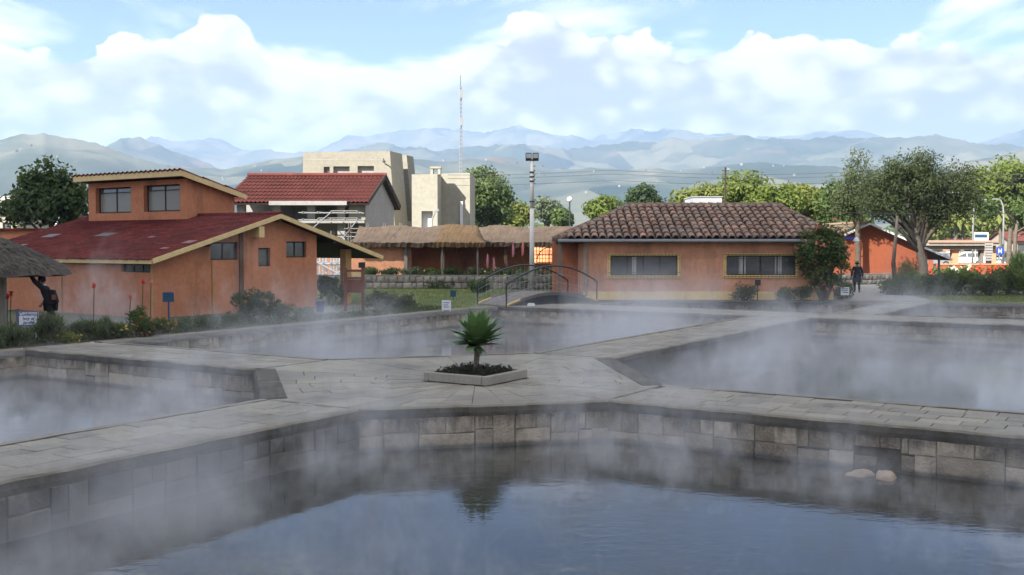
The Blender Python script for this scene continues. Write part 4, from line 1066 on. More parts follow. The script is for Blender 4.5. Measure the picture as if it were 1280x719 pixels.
# arched gate with sunlit tiles beyond
ga = thing('arched_gate', 'gate with arched bars in the opening beside the tiled house', 'gate', (0, 0, 0))
gy = TY+2.35; gx0, gx1, gz0, gz1 = X_(671, gy), X_(702, gy), Z_(329, gy), Z_(307.5, gy)
mb = MB()
for i in range(9): x = gx0+(gx1-gx0)*i/8; mb.tube([(x, gy, gz0), (x, gy, gz1)], .014, 5)
for zz in (gz0+.03, (gz0+gz1)/2, gz1-.05): mb.tube([(gx0, gy, zz), (gx1, gy, zz)], .016, 5)
mb.build('bars', 'dark_metal', ga)
mb = MB(); cxg = (gx0+gx1)/2; rr_ = (gx1-gx0)/2
mb.tube([(cxg+rr_*math.cos(a), gy-.02, gz0+.05+rr_*1.2*math.sin(a)) for a in np.linspace(0, math.pi, 16)], .03, 6); mb.tube([(cxg, gy-.02, gz0), (cxg, gy-.02, gz1)], .035, 6); mb.build('arch', 'brown_timber', ga)
bw = thing('orange_roof_building', 'sunlit orange tiled slope seen through the arched gate', 'building', (0, 0, 0))
mb = MB(); corrugated(mb, (X_(655, 82), 82, 0.3), (1, 0, 0), (0, .75, .8), X_(720, 82)-X_(655, 82), 3.6, .22, .04, 9, .05); mb.build('roof', 'brick_orange', bw)
mb = MB(); mb.bx(X_(655, 82), X_(720, 82), 84, 86, 0, 2.2); mb.build('wall', 'peach_plaster', bw)

# ------------------------------------------------------------------ unfinished house with the red roof
UY = 76.0
uh = thing('unfinished_house', 'unfinished grey house with new red tile roof and bare concrete posts', 'house', (0, 0, 0))
ux0, ux1, uz = X_(286, UY), X_(457, UY), Z_(248, UY)
gx = Vector((X_(489, UY+9)-ux1, 9, 0)).normalized(); gl = 10.2
ge = Vector((ux1, UY, 0)); gp_ = ge+gx*gl
ax = ge+gx*gl*.5
apz = Z_(221, ax.y)+.1
mb = MB(); mb.holed(ge, gx, (0, 0, 1), [(0, 0), (gl, 0), (gl, uz-.1), (gl*.5, apz-.15), (0, uz-.1)], []); mb.build('gable_wall', 'concrete', uh, fix=False)
L_ = ux1-ux0
for px in (300, 345, 388, 426, 452): x = X_(px, UY); mb = MB(); mb.bx(x-.28, x+.28, UY+.3, UY+.8, 0, uz-.35); mb.build('column', 'concrete', uh)
mb = MB(); mb.bx(X_(340, UY), X_(436, UY), UY-.9, UY+.25, Z_(257, UY), Z_(252, UY)); mb.build('beam', 'concrete', uh)
mb = MB(); mb.bx(ux0, ux1-.05, UY+.3, UY+.8, uz-.34, uz-.08); mb.build('beam', 'concrete', uh)
mb = MB(); mb.bx(ux0, ux1-.05, UY-.2, UY+3.0, Z_(279, UY), Z_(276, UY)); mb.build('floor_slab', 'concrete', uh)
mb = MB(); mb.bx(ux0, ux1-.1, UY+3.2, UY+3.4, 0, uz-.1); mb.build('back_wall', 'concrete', uh)
mb = MB(); mb.bx(X_(436, UY), ux1-.02, UY+.1, UY+.29, Z_(275, UY), uz-.35); mb.build('infill_wall', 'tan_concrete', uh)
for xa, xb in ((350, 366), (372, 384), (395, 408)): mb = MB(); mb.bx(X_(xa, UY+3), X_(xb, UY+3), UY+3.1, UY+3.19, Z_(276, UY+3), Z_(257, UY+3)); mb.build('board', 'tan_concrete', uh)
mb = MB()
dz0 = (apz-uz)*.7/(gl*.5); e0 = Vector((ux0, UY, uz-dz0))-gx*.7; rdir = ge+gx*gl*.5-ge; vup = Vector((gx.x*gl*.5, gx.y*gl*.5, apz-uz))
corrugated(mb, e0+Vector((-.3, 0, -.05)), (1, 0, 0), vup, L_+.75, vup.length*1.14, .30, .06, 8, .05); mb.build('roof', 'red_tile', uh)
mb = MB(); slab(mb, e0+Vector((-.3, 0, -.12)), (1, 0, 0), vup, L_+.7, vup.length*1.13, .12); b0 = Vector((ux0, UY, uz-dz0))+gx*(gl+.7); slab(mb, b0+Vector((-.3, 0, -.12)), (1, 0, 0), (-vup.x, -vup.y, vup.z), L_+.7, vup.length*1.13, .12); mb.build('roof_deck', 'dark_timber', uh)
mb = MB(); corrugated(mb, b0+Vector((-.3, 0, -.05)), (1, 0, 0), (-vup.x, -vup.y, vup.z), L_+.75, vup.length*1.14, .30, .06, 8, .05); mb.build('roof', 'red_tile', uh)
mb = MB(); rp = e0+vup*1.13
mb.tube([rp+Vector((-.3, 0, .05)), rp+Vector((L_+.5, 0, .05))], .16, 8); mb.build('ridge_cap', 'red_tile', uh)
mb = MB(); q0 = ge-gx*.7+Vector((.42, 0, uz-.2)); q1 = ax+Vector((.42, 0, apz+.02)); q2 = gp_+gx*.7+Vector((.42, 0, uz-.2)); mb.beam(q0, q1, .06, .2); mb.beam(q1+Vector((.002, .002, 0)), q2, .06, .2); mb.build('bargeboard', 'dark_timber', uh)
# scaffolding
def scaffold(label, xs, ys, zs, diag, r_=.035, mat='galvanised', planks=()):
    t = thing('scaffold', label, 'scaffold', (0, 0, 0))
    for x in xs:
        for y in ys: mb = MB(); mb.tube([(x, y, 0), (x, y, zs[-1]+.4)], r_, 6); mb.build('pole', mat, t)
    for z in zs:
        for y in ys: mb = MB(); mb.tube([(xs[0]-.3, y-.07, z), (xs[-1]+.3, y-.07, z)], r_, 6); mb.build('rail', mat, t)
        for x in xs: mb = MB(); mb.tube([(x, ys[0]-.2, z+.07), (x, ys[-1]+.2, z+.07)], r_, 6); mb.build('rail', mat, t)
    for (a, b) in diag: mb = MB(); mb.tube([a, b], r_, 6); mb.build('brace', mat, t)
    for (x0, x1, z) in planks: mb = MB(); mb.bx(x0, x1, ys[0]-.05, ys[0]+.5, z+.11, z+.16); mb.build('plank', 'tan_concrete', t)
    return t
sy_ = UY-2.2
sxs = [X_(p, sy_) for p in (379, 398, 414, 431, 447)]
scaffold('tall steel scaffold in front of the unfinished house', sxs, [sy_, sy_+1.2], [Z_(275, sy_), Z_(266, sy_), Z_(296, sy_)], [((sxs[0], sy_-.1, Z_(296, sy_)), (sxs[2], sy_-.1, Z_(266, sy_))), ((sxs[3], sy_-.1, Z_(296, sy_)), (sxs[4], sy_-.1, Z_(275, sy_)))], planks=[(sxs[1], sxs[4], Z_(275, sy_)), (sxs[2], sxs[4], Z_(266, sy_))])
s2 = TY+4.6; sx2 = [X_(p, s2) for p in (436, 458, 480, 500)]
scaffold('low frame of grey poles above the end of the long thatch', sx2, [s2, s2+1.0], [Z_(291, s2), Z_(286, s2)], [((sx2[0], s2-.1, Z_(305, s2)), (sx2[1], s2-.1, Z_(286, s2))), ((sx2[1], s2-.1, Z_(300, s2)), (sx2[2], s2-.1, Z_(286, s2)))], .04, 'grey_timber')
s3 = 62.; sx3 = [X_(p, s3) for p in (396, 404, 414, 421, 428)]
scaffold('white pipe frame seen through the porch of the orange building', sx3, [s3, s3+1.], [Z_(345, s3), Z_(330, s3)], [((sx3[0], s3-.1, Z_(328, s3)), (sx3[4], s3-.1, Z_(345, s3))), ((sx3[1], s3-.1, Z_(352, s3)), (sx3[4], s3-.1, Z_(338, s3)))], .06, 'white_paint')

# ------------------------------------------------------------------ concrete tower and cream block
WY = 96.0
tw = thing('concrete_tower', 'tall tan concrete tower with battered grey side and dark slot', 'tower', (0, 0, 0))
def pw(px, py, Y): v = pt(px, py, Y); return v
tzt = Z_(189, WY)
f00, f10 = Vector((X_(374, WY), WY, 0)), Vector((X_(497, WY), WY, 0)); f01, f11 = Vector((X_(378.5, WY), WY+.6, Z_(190, WY))), Vector((X_(487, WY), WY+.6, Z_(188, WY)))
u = Vector((1, 0, 0)); hgt = tzt
def fp(px, py): return (X_(px, WY), Z_(py, WY))
wn = [(X_(404, WY), X_(411.5, WY), Z_(224, WY), Z_(208, WY)), (X_(416, WY), X_(436.5, WY), Z_(224, WY), Z_(207.5, WY)), (X_(446.5, WY), X_(467, WY), Z_(224, WY), Z_(207, WY))]
vv = Vector((0, .6/hgt, 1))
mb = MB()
mb.holed((0, WY, 0), (1, 0, 0), vv, [(f00.x, 0), (f10.x, 0), fp(487, 188), fp(378.5, 190)], wn, .7, inward=(0, 1, 0))
bd = 8.0
r00, r10 = f10, Vector((X_(531, WY+bd), WY+bd, 0)); r01, r11 = Vector((*[f11.x], WY+.6, fp(487, 188)[1])), Vector((X_(517, WY+bd-.5), WY+bd-.5, Z_(196, WY+bd-.5)))
# right side: two leaning fins with the slot between them
def lerp(a, b, f): return a+(b-a)*f
slot0, slot1 = .50, .70
A_b, A_t = lerp(r00, r10, slot0), lerp(r01, r11, slot0); B_b, B_t = lerp(r00, r10, slot1), lerp(r01, r11, slot1)
inn = Vector((-.93, .36, 0))
zf = .43
A_m, B_m = lerp(A_b, A_t, zf), lerp(B_b, B_t, zf)
mb.face([r00, A_b, A_t, r01]); mb.face([B_b, r10, r11, B_t]); mb.face([A_b, B_b, B_m, A_m])
for p_, q_ in ((A_m, A_t), (B_t, B_m), (B_m, A_m)): mb.face([p_, q_, q_+inn*1.6, p_+inn*1.6])
mb.face([A_m+inn*1.6, B_m+inn*1.6, B_t+inn*1.6, A_t+inn*1.6])
k0, k1 = Vector((f00.x, WY+bd, 0)), Vector((f01.x, WY+bd, f01.z))
mb.face([f00, k0, k1, f01]); mb.face([r10, k0, k1, r11]); mb.face([f01, r01, A_t, A_t+inn*1.6, B_t+inn*1.6, B_t, r11, k1])
mb.build('wall', 'tan_concrete', tw)
for (a, b, c, d) in wn: mb = MB(); mb.bx(a-.02, b+.02, WY+.9, WY+1.0, c-.02, d+.02); mb.build('recess_wall', 'concrete', tw)
mb = MB(); a, b, c, d = wn[2]; mb.bx(a+.25*(b-a), b-.12*(b-a), WY+.84, WY+.88, c, c+.45*(d-c)); mb.build('window', 'white_paint', tw)
mb = MB(); a, b, c, d = wn[0]; mb.bx(a+.1, b-.05, WY+.84, WY+.88, c, d-.2); mb.build('window', 'glass', tw)
for zz in (199, 214, 232): mb = MB(); z_ = Z_(zz, WY); mb.bx(X_(379, WY), X_(486, WY), WY-.012+.6*z_/hgt, WY+.05+.6*z_/hgt, z_-.03, z_+.03) if zz == 199 else mb.bx(X_(470, WY), X_(486, WY), WY-.012+.6*z_/hgt, WY+.05+.6*z_/hgt, z_-.03, z_+.03); mb.build('joint', 'concrete', tw)
lamp = thing('wall_lamp', 'small curved lamp on the front of the concrete tower', 'lamp', (0, 0, 0))
lp = Vector((X_(480, WY), WY+.45, Z_(203, WY))); mb = MB(); mb.tube([lp, lp+Vector((0, -.5, .3)), lp+Vector((.1, -.9, .1))], .06, 6); mb.build('arm', 'dark_metal', lamp)
mb = MB(); mb.lathe([(.04, .12), (.2, 0), (.18, -.02)], 10, 0, tuple(lp+Vector((.1, -.9, .0)))); mb.build('lamp_shade', 'dark_metal', lamp)

CYY = 89.0
cb = thing('cream_block', 'cream concrete block with a deep recessed face beside the tower', 'building', (0, 0, 0))
mb = MB(); cwn = [(X_(527, CYY), X_(541, CYY), Z_(285, CYY), Z_(264, CYY))]
mb.holed((0, CYY, 0), (1, 0, 0), (0, 0, 1), [(X_(515, CYY), 0), (X_(547, CYY), 0), (X_(547, CYY), Z_(217.5, CYY)), (X_(515, CYY), Z_(218, CYY))], cwn, .5, inward=(0, 1, 0))
mb.holed((X_(547, CYY), CYY, 0), (X_(552, CYY+3)-X_(547, CYY), 3, 0), (0, 0, 1), [(0, 0), (1, 0), (1, Z_(217.5, CYY)), (0, Z_(217.5, CYY))], [])
mb.holed((0, CYY+3, 0), (1, 0, 0), (0, 0, 1), [(X_(552, CYY+3), 0), (X_(587.5, CYY+3), 0), (X_(587.5, CYY+3), Z_(216, CYY+3)), (X_(552, CYY+3), Z_(217, CYY+3))], [])
mb.holed((X_(587.5, CYY+3), CYY+3, 0), (X_(594, CYY+10)-X_(587.5, CYY+3), 7, 0), (0, 0, 1), [(0, 0), (1, 0), (1, Z_(216, CYY+3)), (0, Z_(216, CYY+3))], [])
zt_ = Z_(217.5, CYY)
mb.face([(X_(515, CYY), CYY, zt_), (X_(547, CYY), CYY, zt_), (X_(552, CYY+3), CYY+3, zt_), (X_(587.5, CYY+3), CYY+3, zt_), (X_(594, CYY+10), CYY+10, zt_), (X_(515, CYY), CYY+10, zt_)])
mb.holed((X_(515, CYY), CYY, 0), (0, 1, 0), (0, 0, 1), [(0, 0), (10, 0), (10, zt_), (0, zt_)], [])
mb.build('wall', 'cream_concrete', cb, fix=False)
mb = MB(); mb.bx(X_(526, CYY), X_(542, CYY), CYY+.55, CYY+.65, 0, Z_(263, CYY)); mb.build('door', 'white_paint', cb)
mb = MB(); bx0, bx1 = X_(538.5, CYY+1), X_(551, CYY+1)
for x in (bx0, bx1-.22): mb.bx(x, x+.22, CYY+.8, CYY+1.8, zt_+.003, Z_(211, CYY+1))
mb.bx(bx0-.05, bx1+.05, CYY+.75, CYY+1.85, Z_(211, CYY+1)+.003, Z_(208.5, CYY+1)); mb.build('roof_hatch', 'cream_concrete', cb)
mb = MB(); x = X_(577, CYY+2.9); mb.bx(x-.12, x+.12, CYY+2.75, CYY+2.99, 0, Z_(252, CYY+3)); mb.build('drain_pipe', 'white_paint', cb)
sl_ = thing('street_lamp', 'short leaning lamp post before the cream block', 'lamp', (0, 0, 0))
b_ = Vector((X_(540, 80), 80, 0)); mb = MB(); mb.tube([b_, (X_(540, 80), 80, Z_(275, 80)), (X_(544, 80), 80, Z_(265, 80))], .06, 6); mb.build('pole', 'galvanised', sl_)
mb = MB(); mb.beam((X_(543, 80), 80, Z_(266, 80)), (X_(548.5, 80), 80, Z_(262, 80)), .25, .16); mb.build('lamp_head', 'galvanised', sl_)

# antenna mast
am = thing('radio_mast', 'thin tall lattice radio mast rising into the clouds', 'mast', (X_(576, 115), 115, 0))
zt_ = Z_(108, 115)
for i in range(3): a = 2.1*i; mb = MB(); mb.tube([(.22*math.cos(a), .22*math.sin(a), 0), (.10*math.cos(a), .10*math.sin(a), zt_)], .045, 5); mb.build('leg', 'galvanised', am)
mb = MB()
for i in range(46):
    z0_, z1_ = zt_*i/46, zt_*(i+1)/46; r0, r1 = .22-.12*i/46, .22-.12*(i+1)/46
    for j in range(3): a, b = 2.1*j, 2.1*((j+1) % 3); mb.tube([(r0*math.cos(a), r0*math.sin(a), z0_), (r1*math.cos(b), r1*math.sin(b), z1_)], .022, 4)
o = mb.build('lattice', 'galvanised', am); o['kind'] = 'stuff'
mb = MB(); mb.tube([(0, 0, zt_), (0, 0, zt_+1.2)], .03, 5); mb.build('tip', 'dark_metal', am)
for z_ in (Z_(118, 115), Z_(152, 115)): mb = MB(); mb.box((.1, -.2, z_), (.3, .2, .9)); mb.build('antenna', 'galvanised', am)

# ------------------------------------------------------------------ lawns, paths, low garden walls
sheet('lawn', [at(300, 400), at(420, 391), at(588, 386), at(640, 362), at(560, 358.5), at(470, 359), at(330, 366)], [], .006, 'lawn', 'bright lawn behind the back pool')
sheet('lawn', [at(1165, 376.6), at(1280, 379.4), at(1420, 383), at(1420, 369), at(1105, 366.5)], [], .006, 'lawn', 'yellow green lawn strip beside the far right pool')
sheet('path', [at(1052, 376.5), at(1163, 376.2), at(1110, 352), at(1075, 349.5), at(1070, 356)], [], .010, 'terrace_path', 'grey garden path the walker is on')
sheet('path', [at(392, 392), at(470, 389.6), at(462, 381), at(396, 382)], [], .012, 'terrace_path', 'light gravel strip under the porch of the orange building')
sheet('flower_bed', [G(-24, LB+.03), G(6.8, LB+.03), G(7.1, 17.9), G(-24, 20)], [], .008, 'soil', 'dark soil of the flower bed before the orange building')
sheet('flower_bed', [at(590, 384), at(726, 378), at(1046, 377.5), at(1040, 371.5), at(730, 372)], [], .008, 'soil', 'soil strip below the tiled house')

def stone_wall(label, p, q, h, th, sz, n_max=300):
    p, q = Vector(p), Vector(q); d = q-p; L = d.length; ang = math.atan2(d.y, d.x)
    t = thing('garden_wall', label, 'wall', p, ang)
    mb = MB(); mb.bx(0, L, 0, th, 0, h-.03); mb.build('core', 'mortar', t)
    rows = max(2, int(h/sz)); k_ = 0
    for r_ in range(rows):
        x = rnd.uniform(-sz, 0)
        while x < L and k_ < n_max:
            w_ = sz*rnd.uniform(1.0, 2.1); o = link('stone', rnd.choice(FST), t, (x+w_/2, -.01, h*(r_+.5)/rows), rot=(rnd.gauss(0, .06), rnd.gauss(0, .1), rnd.gauss(0, .05)), scale=(w_*.95, .2, h/rows*rnd.uniform(.85, 1.05)))
            x += w_; k_ += 1
    mb = MB(); x = 0
    while x < L: w_ = min(rnd.uniform(.5, 1.1), L-x+.01); mb.box((x+w_/2, th/2-.02, h+.02), (w_-.02, th+.1, .09), rnd.gauss(0, .01)); x += w_
    mb.build('cap', 'fieldstone', t)
    return t
FST = []
for i in range(5):
    me = block_mesh(90+i, .14, 'y'); 
    for v in me.vertices: v.co.y = -v.co.y
    me.flip_normals(); me.materials.append(MATS['fieldstone']); FST.append(me)
stone_wall('low dry stone retaining wall along the back of the lawn', (X_(396, 61.5), 61.5, 0), (X_(704, 60.5), 60.5, 0), Z_(345.5, 61), .5, .26)
stone_wall('low rubble wall at the foot of the red gable building', (X_(1036, 66), 66, 0), (X_(1126, 69), 69, 0), .62, .5, .25)
tr = sheet('terrace', [(X_(380, 62), 61.9), (X_(704, 61), 60.9), (X_(735, 66), 70), (X_(380, 66), 70)], [], .6, 'ground', 'raised planted strip behind the low stone wall')

# ------------------------------------------------------------------ footbridge
fb = thing('footbridge', 'small arched footbridge with curved dark handrails over the pool outlet', 'bridge', (0, 0, 0))
p0, p1 = at(633, 383), at(746, 376.5); off = at(589, 380)-p0; off = off.normalized()*1.9
def arc(p, q, z0_, z1_, n=22): return [p.lerp(q, i/n)+Vector((0, 0, z0_+(z1_-z0_)*math.sin(math.pi*i/n)**.9)) for i in range(n+1)]
na_ = 22; mb = MB()
fr_ = arc(p0, p1, .03, .50); bk = arc(p0+off, p1+off, .03, .50)
for i in range(na_):
    a, b, c, d = fr_[i], fr_[i+1], bk[i+1], bk[i]; dn = Vector((0, 0, -.12))
    mb.hexa([a+dn, b+dn, c+dn, d+dn, a, b, c, d])
mb.build('deck', 'grey_timber', fb)
for ln, nm in ((fr_, 0), (bk, 1)):
    mb = MB()
    for i in range(na_):
        a, b = ln[i], ln[i+1]; e = off.normalized()*(.02 if nm == 0 else -.02)
        mb.face([Vector((a.x, a.y, -.05))-e, Vector((b.x, b.y, -.05))-e, b-e+Vector((0, 0, -.13)), a-e+Vector((0, 0, -.13))])
    mb.build('side_wall', 'dark_metal', fb)
    mb = MB()
    for i in range(na_): mb.beam(ln[i]+Vector((0, 0, .0)), ln[i+1]+Vector((0, 0, .0)), .08, .06, 0 if (i < 3 or i > na_-4) else 1)
    mb.build('edge_trim', M('yellow_plaster', 'grey_timber'), fb)
    pth = arc(ln[0], ln[-1], .86, 1.62); pth = [Vector((p.x, p.y, 0))+Vector((0, 0, p.z-ln[0].z if False else p.z)) for p in pth]
    rl = MB(); rl.tube(pth, .036, 8); hr = rl.build('handrail', 'dark_metal', fb, smooth=True)
    for i in (0, na_): m2 = MB(); m2.tube([ln[i]+Vector((0, 0, -.05)), pth[i]], .034, 7); m2.build('post', 'dark_metal', hr)
    m2 = MB()
    for i in range(1, na_): f = i; j = int(f); g = f-j; q = ln[j].lerp(ln[min(j+1, na_)], g); t_ = pth[j].lerp(pth[min(j+1, na_)], g); m2.tube([q, t_], .005, 4)
    for hh_ in (.35, .68): m2.tube([l_.lerp(p_, hh_) for l_, p_ in zip(ln, pth)], .006, 4)
    m2.build('bars', 'steel', hr)
mk = thing('stone_marker', 'tiny white stone block on the pool edge below the footbridge', 'marker', at(664, 383)); mb = MB(); mb.bx(-.16, .16, -.1, .1, 0.01, .1); mb.bx(-.12, .12, -.08, .08, .1, .13); mb.build('block', 'white_paint', mk)

# ------------------------------------------------------------------ lamps, poles, wires
lp_ = thing('floodlight_pole', 'tall pale concrete pole topped by a box of floodlights', 'lamp', (X_(665, 60.), 60., 0))
zt_ = Z_(203, 60)
mb = MB(); mb.tube([(0, 0, 0), (0, 0, 4.6)], [.15, .125], 12); mb.build('pole', 'pale_concrete', lp_, smooth=True)
mb = MB(); mb.tube([(0, 0, 4.5), (0, 0, zt_+.1)], [.12, .09], 10); mb.build('upper_pole', 'pale_concrete', lp_, smooth=True)
mb = MB()
for z_ in (5.0, 6.15, 6.4, 6.65): mb.lathe([(.13, -.04), (.15, -.04), (.15, .04), (.13, .04)], 10, 0, (0, 0, z_))
for z_ in (6.0, 6.25, 6.5, 6.75, 7.0): mb.box((.13, 0, z_), (.12, .05, .05))
mb.build('clamp', 'dark_metal', lp_)
mb = MB(); mb.bx(-.37, .37, -.1, .1, zt_+.08, zt_+.16); mb.build('crossarm', 'dark_metal', lp_)
for x in (-.2, .2):
    mb = MB(); mb.hexa([(x-.17, -.16, zt_+.17), (x+.17, -.16, zt_+.17), (x+.17, .2, zt_+.14), (x-.17, .2, zt_+.14), (x-.17, -.2, zt_+.52), (x+.17, -.2, zt_+.52), (x+.17, .14, zt_+.5), (x-.17, .14, zt_+.5)]); f_ = mb.build('floodlight', 'dark_metal', lp_)
    mb = MB(); mb.hexa([(x-.14, -.20, zt_+.22), (x+.14, -.20, zt_+.22), (x+.14, -.165, zt_+.22), (x-.14, -.165, zt_+.22), (x-.14, -.23, zt_+.47), (x+.14, -.23, zt_+.47), (x+.14, -.19, zt_+.47), (x-.14, -.19, zt_+.47)]); mb.build('lens', 'steel', f_)
gl_ = thing('street_lamp', 'round white globe lamp on a thin dark pole among the far trees', 'lamp', (X_(712, 105), 105, 0))
zg = Z_(249.5, 105); mb = MB(); mb.tube([(0, 0, 0), (0, 0, zg-.2)], .07, 7); mb.build('pole', 'dark_metal', gl_)
mb = MB(); mb.lathe([(.02, -.26), (.2, -.2), (.28, 0), (.2, .2), (.02, .28)], 12, 0, (0, 0, zg)); mb.build('globe', 'lamp_glass', gl_, smooth=True)
for lab, px, yt, Y, dx in (('curved street lamp reaching left, right of the portico pillar', 1254, 249, 108, -1), ('curved street lamp half hidden in the tree crown above the portico', 1216, 250, 104, 1)):
    t = thing('street_lamp', lab, 'lamp', (X_(px, Y), Y, 0)); z_ = Z_(yt, Y)
    mb = MB(); mb.tube([(0, 0, 0), (0, 0, z_*.75), (dx*.08, 0, z_*.9), (dx*.35, 0, z_*.985), (dx*.6 if dx < 0 else dx*.7, 0, z_)], [.11, .09, .08, .07, .06], 8); mb.build('pole', 'galvanised', t, smooth=True)
    mb = MB(); e = Vector((dx*.6 if dx < 0 else dx*.7, 0, z_)); mb.beam(e-Vector((dx*.1, 0, 0)), e+Vector((dx*.55, 0, .02)), .22, .12); mb.build('lamp_head', 'steel', t)
up_ = thing('utility_pole', 'dark wooden utility pole standing behind the tiled roof', 'pole', (X_(906, 78), 78, 0))
mb = MB(); mb.tube([(0, 0, 0), (0, 0, Z_(209, 78))], [.11, .06], 8); mb.build('pole', 'dark_timber', up_)
mb = MB(); mb.bx(-.25, .25, -.10, -.02, Z_(214, 78), Z_(214, 78)+.06); mb.build('crossarm', 'dark_timber', up_)
for n_, (ya, yb, yc, Y, xa, xb) in enumerate(((213, 216, 212, 78, 560, 1400), (217.5, 220.5, 217, 78.4, 560, 1400), (226, 226, 224, 79, 560, 1400))):
    mb = MB(); pts_ = []
    for i in range(41):
        f = i/40; px = xa+(xb-xa)*f; sg = math.sin(math.pi*((f*2.4+.42) % 1))*1.0
        pts_.append((X_(px, Y), Y, Z_(ya+(yc-ya)*f, Y)-.35*sg))
    mb.tube(pts_, .022, 4)
    tag(mb.build('power_line', 'wire'), ('uppermost of the thin wires crossing the hills', 'second of the thin wires crossing the hills', 'third and lowest of the wires crossing behind the utility pole')[n_], 'wire')
mb = MB(); mb.tube([(X_(1030+9*i, 60), 60, Z_(265, 60)-.12*math.sin(math.pi*i/34)) for i in range(35)], .018, 4); tag(mb.build('power_line', 'wire'), 'single wire across the crown of the big right tree', 'wire')
mb = MB(); mb.tube([(X_(1117+3, 64), 64, 0), (X_(1117, 64), 64, Z_(328, 64))], .14, 8); lpz = thing('leaning_pole', 'slim leaning pole with dark foot before the red gable', 'pole', (0, 0, 0)); mb.build('foot', 'dark_timber', lpz)
mb = MB(); mb.tube([(X_(1117, 64), 64, Z_(328, 64)), (X_(1120, 64), 64, Z_(292, 64)), (X_(1121, 64), 64, Z_(270, 64))], [.12, .10, .08], 8); mb.build('pole', 'pale_bark', lpz, smooth=True)
fl = thing('security_light', 'white security lamp on a blue bracket beside the rose bush', 'lamp', (0, 0, 0))
b_ = Vector((X_(1052, 51), 51, Z_(297, 51))); mb = MB(); mb.beam(b_, b_+Vector((.62, -.1, -.04)), .12, .12); mb.build('bracket', 'sign_blue', fl)
mb = MB(); mb.lathe([(.03, .12), (.1, .08), (.17, -.08), (.15, -.1), (.02, -.1)], 10, 0, tuple(b_+Vector((.66, -.12, -.10)))); mb.build('lamp_shade', 'white_paint', fl)
mb = MB(); mb.tube([(b_.x, 51, 0), (b_.x, 51, b_.z)], .05, 6); mb.build('post', 'grey_timber', fl)

# ------------------------------------------------------------------ signs
def text(parent, s, size, loc, rot, mat, shear=.2):
    c = bpy.data.curves.new('lettering', 'FONT'); c.body = s; c.size = size; c.align_x = 'CENTER'; c.align_y = 'CENTER'; c.extrude = .003; c.shear = shear; c.space_line = .95
    c.offset = size*.015
    f_ = bpy.data.objects.new('lettering', c); COL.objects.link(f_); dg_ = bpy.context.evaluated_depsgraph_get()
    me = bpy.data.meshes.new_from_object(f_.evaluated_get(dg_)); bpy.data.objects.remove(f_); me.materials.clear(); me.materials.append(MATS[mat])
    return link('lettering', me, parent, loc, rot=rot)
b_ = at(36, 426); b_.z = 0; Ys = b_.y
t = thing('garden_sign', 'white notice board with blue handwriting standing in the flower bed', 'sign', b_, R(14))
w_, zb_, zt_ = .62/2, Z_(407, Ys), Z_(389.5, Ys); w_ = (X_(47.5, Ys)-X_(24, Ys))/2
mb = MB(); mb.bx(-w_, w_, -.02, .02, zb_, zt_); mb.build('board', 'white_paint', t)
mb = MB(); 
for a in ((-w_, w_, zb_, zb_+.018), (-w_, w_, zt_-.018, zt_), (-w_, -w_+.018, zb_+.018, zt_-.018), (w_-.018, w_, zb_+.018, zt_-.018)): mb.bx(a[0], a[1], -.032, -.021, a[2], a[3])
mb.build('rim', 'sign_blue', t)
for x in (-w_*.7, w_*.7): mb = MB(); mb.bx(x-.02, x+.02, .021, .05, 0, zt_-.03); mb.build('post', 'white_paint', t)
text(t, 'Cuidemos\nhoy el\nJardín', .118, (0, -.022, (zb_+zt_)/2), (math.pi/2, 0, 0), 'sign_ink', .25)
b_ = at(211, 414); b_.z = 0; Ys = b_.y
t = thing('garden_sign', 'plain dark blue square sign on a thin post by the orange wall', 'sign', b_, R(10))
w_ = (X_(218, Ys)-X_(204.5, Ys))/2; mb = MB(); mb.bx(-w_, w_, -.02, .02, Z_(377.5, Ys), Z_(365.5, Ys)); mb.build('board', 'blue_paint', t)
mb = MB(); mb.bx(-.025, .025, .021, .06, 0, Z_(368, Ys)); mb.build('post', 'blue_paint', t)
b_ = at(558, 389.5); Ys = b_.y
t = thing('garden_sign', 'small white sign low on the lawn left of the agave', 'sign', b_, R(-6))
w_ = (X_(564, Ys)-X_(552.5, Ys))/2; za, zb_ = Z_(387.5, Ys), Z_(375.5, Ys)
mb = MB(); mb.bx(-w_, w_, -.015, .015, za, zb_); mb.build('board', 'white_paint', t)
mb = MB()
for i, z_ in enumerate((.75, .52, .3)): mb.bx(-w_*.62, w_*(.6-.2*(i == 1)), -.021, -.016, za+(zb_-za)*z_-.012, za+(zb_-za)*z_+.012)
mb.build('lettering', 'sign_ink', t)
for x in (-w_*.8, w_*.8): mb = MB(); mb.bx(x-.015, x+.015, .016, .04, 0, zb_-.02); mb.build('post', 'white_paint', t)
b_ = at(566.5, 375); Ys = b_.y
t = thing('garden_sign', 'little dark blue sign on the lawn above the white one', 'sign', b_)
w_ = (X_(570, Ys)-X_(563, Ys))/2; mb = MB(); mb.bx(-w_, w_, -.02, .02, Z_(371, Ys), Z_(363, Ys)); mb.build('board', 'blue_paint', t); mb = MB(); mb.bx(-.02, .02, .021, .05, 0, Z_(364, Ys)); mb.build('post', 'blue_paint', t)
b_ = at(1056, 376.2); Ys = b_.y
t = thing('garden_sign', 'small white notice at the foot of the rose bush by the path', 'sign', b_, R(12))
w_ = (X_(1061.5, Ys)-X_(1050, Ys))/2; za, zb_ = Z_(369, Ys), Z_(359, Ys)
mb = MB(); mb.bx(-w_, w_, -.015, .015, za, zb_); mb.build('board', 'white_paint', t)
mb = MB()
for i, z_ in enumerate((.78, .55, .32)): mb.bx(-w_*(.75-.2*(i == 2)), w_*(.75-.15*(i == 1)), -.021, -.016, za+(zb_-za)*z_-.016, za+(zb_-za)*z_+.016)
